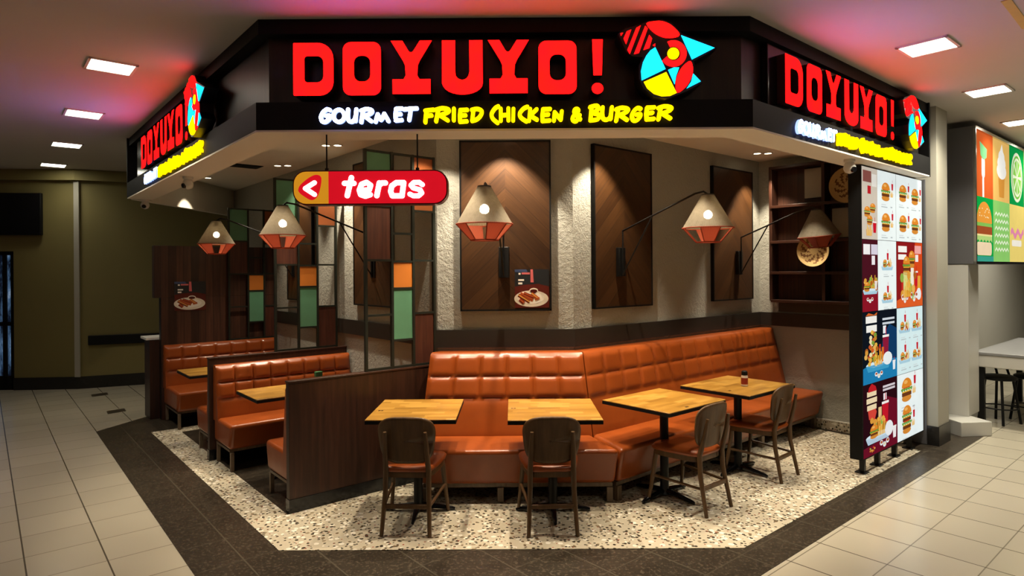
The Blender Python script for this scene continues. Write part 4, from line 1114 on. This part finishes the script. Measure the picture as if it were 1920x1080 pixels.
# left column, second: maroon poster and white strip
a = Art(0, zrow[1], sw, SH-.004, .85, .285); a.R(0, .285, 0, SH, '#4a1420', 0); a.R(0, .285, 0, .17, '#8c1626', 1); a.R(.02, .14, .50, .59, '#f1eef0', 1); a.R(.16, .28, .50, .59, '#d6cfe0', 1); a.R(.17, .23, .41, .49, '#efe9ee', 1)
a.tray(.14, .15, .27, 3); a.nuggets(.14, .19, .22, 4); a.burger(.07, .18, .11, 6); a.fries(.20, .2, .2, 5); a.cup(.235, .19, .12, 6, '#e8e2da'); a.dips(.13, .09, .08, 4); a.done('menu_panel', 'maroon food poster panel')
white_menu(sw, zrow[1], CW-sw, [('t', .22, .36, .19), ('t', .22, .06, .19)]).done('menu_panel', 'white menu panel')
# left column, third: blue poster
a = Art(0, zrow[2], CW, SH-.004, .85, .65); a.R(0, .65, 0, SH, '#10161f', 0); a.P([(.28, .10), (.65, .05), (.65, .45), (.50, .50), (.38, .40)], '#123a63', 1); a.P([(0, 0), (.65, 0), (.65, .17), (.3, .20), (0, .14)], '#1f7fb4', 2)
a.R(.05, .25, .53, .59, '#f4f4ee', 3); a.R(.06, .25, .45, .51, '#f4f4ee', 3); a.P([(.04, .59), (.10, .62), (.2, .60), (.26, .62), (.25, .595), (.05, .595)], '#d0662a', 3); a.R(.36, .60, .54, .56, '#cfd8e0', 3); a.R(.36, .60, .50, .52, '#cfd8e0', 3); a.R(.37, .43, .42, .49, '#eef2f4', 3)
a.tray(.28, .10, .46, 3, '#3f9fca'); a.nuggets(.17, .20, .26, 4)
for i in range(26):
    r_ = random.Random(i); a.E(.17+r_.uniform(-.09, .09)*(1-i/52), .16+i*.0115, .028, .020, r_.choice(['#e8b84a', '#c4882e', '#7fa03c', '#f0e2b4', '#d25a28']), 5+i % 3, 8)
a.fries(.27, .15, .24, 8); a.cup(.42, .22, .30, 4, '#8f1c3a'); a.R(.34, .38, .17, .30, '#d86a24', 5); a.R(.29, .32, .18, .33, '#c93a20', 5); a.E(.45, .19, .09, .06, '#eef4f6', 7); a.dips(.28, .05, .10, 6); a.cup(.58, .07, .14, 6, '#e8eef2'); a.done('menu_panel', 'blue food poster panel')
# left column, bottom: dark maroon poster
a = Art(0, zrow[3], CW, SH-.004, .85, .65); a.R(0, .65, 0, SH, '#2a0d14', 0); a.P([(0, 0), (.65, 0), (.65, .42), (.42, .48), (.30, .10), (0, .08)], '#6c1226', 1)
for z, w in ((.52, .17), (.46, .19), (.40, .17)): a.R(.15-w/2, .15+w/2, z, z+.045, '#f0d9b0', 3)
a.P([(.08, .56), (.24, .56), (.22, .60), (.15, .64), (.10, .60)], '#c01f26', 4); a.P([(.06, .40), (.08, .40), (.10, .32), (.20, .30), (.24, .37), (.22, .40)], '#d8473a', 2)
a.R(.36, .60, .56, .58, '#d8cfd6', 3); a.R(.36, .60, .53, .55, '#d8cfd6', 3); a.R(.37, .43, .45, .51, '#f1ecee', 3)
a.tray(.27, .10, .46, 3, '#b9cfe0'); a.nuggets(.25, .17, .30, 4); a.burger(.18, .15, .16, 6); a.fries(.33, .15, .28, 6); a.cup(.40, .24, .32, 5); a.R(.27, .33, .22, .40, '#e6c28a', 4); a.E(.47, .18, .08, .07, '#eef0f2', 7); a.dips(.38, .05, .12, 6); a.cup(.58, .07, .18, 6, '#f2ecec'); a.nuggets(.15, .03, .10, 4); a.done('menu_panel', 'dark maroon food poster panel')
# right column
rx = CW+.006
white_menu(rx, zrow[0], RWd, [('b', .17, .39, .21), ('b', .50, .38, .21), ('b', .17, .10, .21), ('b', .50, .09, .21)]).done('menu_panel', 'white menu panel with four burgers')
a = Art(rx, zrow[1], RWd, SH-.004, .85, .844); a.R(0, .844, 0, SH, '#8e1a1c', 0); a.P([(.42, 0), (.844, 0), (.844, SH), (.60, SH), (.5, .3)], '#d84a1c', 1); a.P([(0, 0), (.844, 0), (.844, .09), (.4, .13), (0, .07)], '#e0602a', 2)
a.R(.05, .32, .53, .59, '#f6f4ee', 3); a.R(.05, .30, .46, .51, '#f6f4ee', 3); a.R(.58, .80, .52, .60, '#efa7a2', 3); a.R(.60, .70, .44, .51, '#f2ece8', 3)
a.burger(.30, .32, .24, 4); a.burger(.47, .39, .22, 4); a.R(.20, .52, .16, .34, '#d7d98c', 4); a.R(.14, .20, .14, .31, '#c62f22', 5); a.R(.44, .54, .16, .38, '#f1ead8', 5); a.nuggets(.34, .10, .50, 6); a.fries(.34, .10, .3, 9); a.cup(.62, .20, .24, 6); a.R(.66, .76, .14, .30, '#e8a63c', 6); a.dips(.24, .07, .14, 7); a.dips(.54, .08, .16, 7); a.E(.70, .12, .08, .06, '#eef0f0', 7); a.done('menu_panel', 'red food poster panel')
white_menu(rx, zrow[2], RWd, [('t', .20, .39, .21), ('t', .53, .39, .21), ('t', .20, .10, .21), ('t', .53, .10, .21)], '#d9f1f3').done('menu_panel', 'pale blue menu panel with four trays')
white_menu(rx, zrow[3], RWd, [('b', .24, .37, .30), ('b', .24, .06, .26, 2)], '#effafa').done('menu_panel', 'white menu panel with two burgers')

# ================================================================== NEIGHBOURING KIOSK
ks = thing('kiosk_sign', 'grey boxed backlit sign with food pictograms hanging at the right edge', 'sign', (KO.x, KO.y, 0), A45)
KZ0, KZ1 = 1.84, 3.36; C3 = .76; nC = 4
mb = MB(); mb.box(0, C3*nC+.06, .005, .33, KZ0, KZ1); mb.build('case', M['grey_metal'], ks, bevel=.006)
mb = MB()
for a in ((0, C3*nC+.06, KZ0, KZ0+.03), (0, C3*nC+.06, KZ1-.03, KZ1), (0, .03, KZ0, KZ1)): mb.box(a[0], a[1], -.02, .006, a[2], a[3])
mb.build('edge_frame', M['chrome'], ks, smooth=False)
board_keep = board; board = ks
cells = [['#d9622c', '#eebf6a', '#0f9a48', '#e9d67c'], ['#12a347', '#8fce6e', '#efd676', '#d9622c']]
hh = (KZ1-KZ0-.06)/2
for r in range(2):
    for c in range(nC):
        a = Art(.03+c*C3, KZ1-.03-hh*(r+1), C3, hh, .8); a.R(0, C3, 0, hh, cells[r][c], 0); m = C3/2
        if (r, c) == (0, 0):
            a.R(m-.07, m+.0, .0, .40, '#f6f4ec', 2); a.P(rrect(m-.10, m+.03, .22, .46, .05), '#f6f4ec', 3); a.P([(m-.17, .62), (m+.12, .56), (m+.10, .46), (m-.03, .42), (m-.14, .47)], '#7fc98a', 3)
        elif (r, c) == (0, 1):
            a.P([(m-.15, .36), (m+.15, .36), (m+.11, .05), (m-.11, .05)], '#d9963f', 2); a.E(m, .37, .22, .10, '#f8f6ee', 3); a.E(m, .46, .19, .10, '#f8f6ee', 3); a.E(m, .54, .14, .08, '#f8f6ee', 3); a.P([(m-.09, .58), (m+.09, .58), (m+.02, .70)], '#f8f6ee', 3)
        elif (r, c) in ((0, 2), (1, 3)):
            a.E(m, .36, .30, .32, '#e8f2d0', 2, 28); a.E(m, .36, .26, .28, '#7cc04c', 3, 28); a.E(m, .36, .235, .25, '#e8f2d0', 4, 28)
            for k in range(8):
                b0 = math.radians(45*k+6); b1 = math.radians(45*k+39); a.P([(m+.03*math.cos((b0+b1)/2), .36+.03*math.sin((b0+b1)/2)), (m+.21*math.cos(b0), .36+.225*math.sin(b0)), (m+.21*math.cos(b1), .36+.225*math.sin(b1))], '#8ccb58', 5)
        elif (r, c) == (1, 0):
            a.R(0, C3, 0, .06, '#3aa08c', 1); a.P(rrect(m-.30, m+.30, .07, .22, .05), '#f2d9b4', 2); a.P([(m-.32+.064*i, .22+(.03 if i % 2 else 0)) for i in range(11)]+[(m+.32, .29), (m-.32, .29)], '#b6d77e', 3); a.R(m-.32, m+.32, .29, .31, '#f4e29a', 3); a.R(m-.32, m+.32, .31, .40, '#a4502a', 3); a.P([(m-.32, .40), (m+.32, .40), (m+.30, .44), (m-.30, .44)], '#86c05a', 3)
            a.P([(m-.31, .44), (m+.31, .44)]+[(m+.31*math.cos(math.radians(b)), .44+.24*math.sin(math.radians(b))) for b in range(5, 180, 12)], '#e79a3c', 4)
            r_ = random.Random(5)
            for i in range(16): x_, z_ = r_.uniform(-.2, .2), r_.uniform(.03, .15); a.E(m+x_, .46+z_, .016, .009, '#f7e2ae', 5, 8)
        elif (r, c) == (1, 1):
            for k in range(6):
                z = .14+k*.085; a.P([(.07+i*.062, z+(.035 if i % 2 else 0)) for i in range(11)]+[(.07+(10-i)*.062, z-.022+(.035 if (10-i) % 2 else 0)) for i in range(11)], '#eef7dc', 2)
        else:
            a.P([(.05+i*.06, .40+.04*math.sin(i*1.3)) for i in range(12)]+[(.05+(11-i)*.06, .33+.04*math.sin((11-i)*1.3)) for i in range(12)], '#e58ab0', 2); a.P(rrect(.10, .60, .20, .28, .03), '#f6f0e2', 2)
        a.done('picture_panel')
board = board_keep
# plinth, counter and stool of the kiosk
p0, p1 = at_z(1790, 815, 0), at_z(1846, 826, 0)
mb = MB(); mb.box(-.02, .33, 0, .46, .0, .155); o = mb.build('plinth_block', M['kiosk_wall'], None, bevel=.006)
o.location = (p0.x+.02, p0.y-.10, 0); o.rotation_euler = (0, 0, .08); tag(o, 'low pale plinth block on the floor beside the dark-based column', 'plinth')
cp = at_z(1822, 664, .80); kt = thing('kiosk_counter', 'pale table counter of the kiosk at the right edge', 'counter', (cp.x, cp.y, 0), A45)
mb = MB(); mb.box(0, 2.2, -.50, 0, .80, .83); mb.build('top', plain('grey_counter', (.25, .25, .25), .3), kt, bevel=.004)
mb = MB(); mb.box(.015, 2.2, -.485, -.02, .66, .80); mb.build('apron', M['kiosk_wall'], kt, bevel=.01)
for x in (.10, 1.9):
    mb = MB(); mb.box(x-.03, x+.03, -.10, -.04, 0, .66); mb.build('leg', M['black_metal'], kt)
def stool(label, px, py, rz):
    p = at_z(px, py, 0); t = thing('bar_stool', label, 'stool', (p.x, p.y, 0), rz)
    mb = MB(); mb.lathe([(.15, .50), (.17, .51), (.17, .535), (.14, .55)], 24); mb.build('seat', M['black'], t)
    for k in range(4):
        a = math.pi/4+math.pi/2*k; mb = MB(); mb.tube([(.20*math.cos(a), .20*math.sin(a), 0), (.13*math.cos(a), .13*math.sin(a), .50)], .014, 8); mb.build('leg', M['black'], t)
    mb = MB(); mb.tube([(.175*math.cos(2*math.pi*k/24), .175*math.sin(2*math.pi*k/24), .18) for k in range(25)], .008, 6); mb.build('foot_ring', M['black'], t)
    mb = MB(); mb.tube([(-.16, .13, .52), (-.17, .17, .64), (-.10, .20, .70), (.10, .20, .70), (.17, .17, .64), (.16, .13, .52)], .013, 8); mb.build('backrest', M['black'], t)
stool('dark low-backed stool under the kiosk counter, at the right edge', 1874, 792, .3)
stool('dark stool half out of frame by the kiosk counter', 1935, 790, .1)
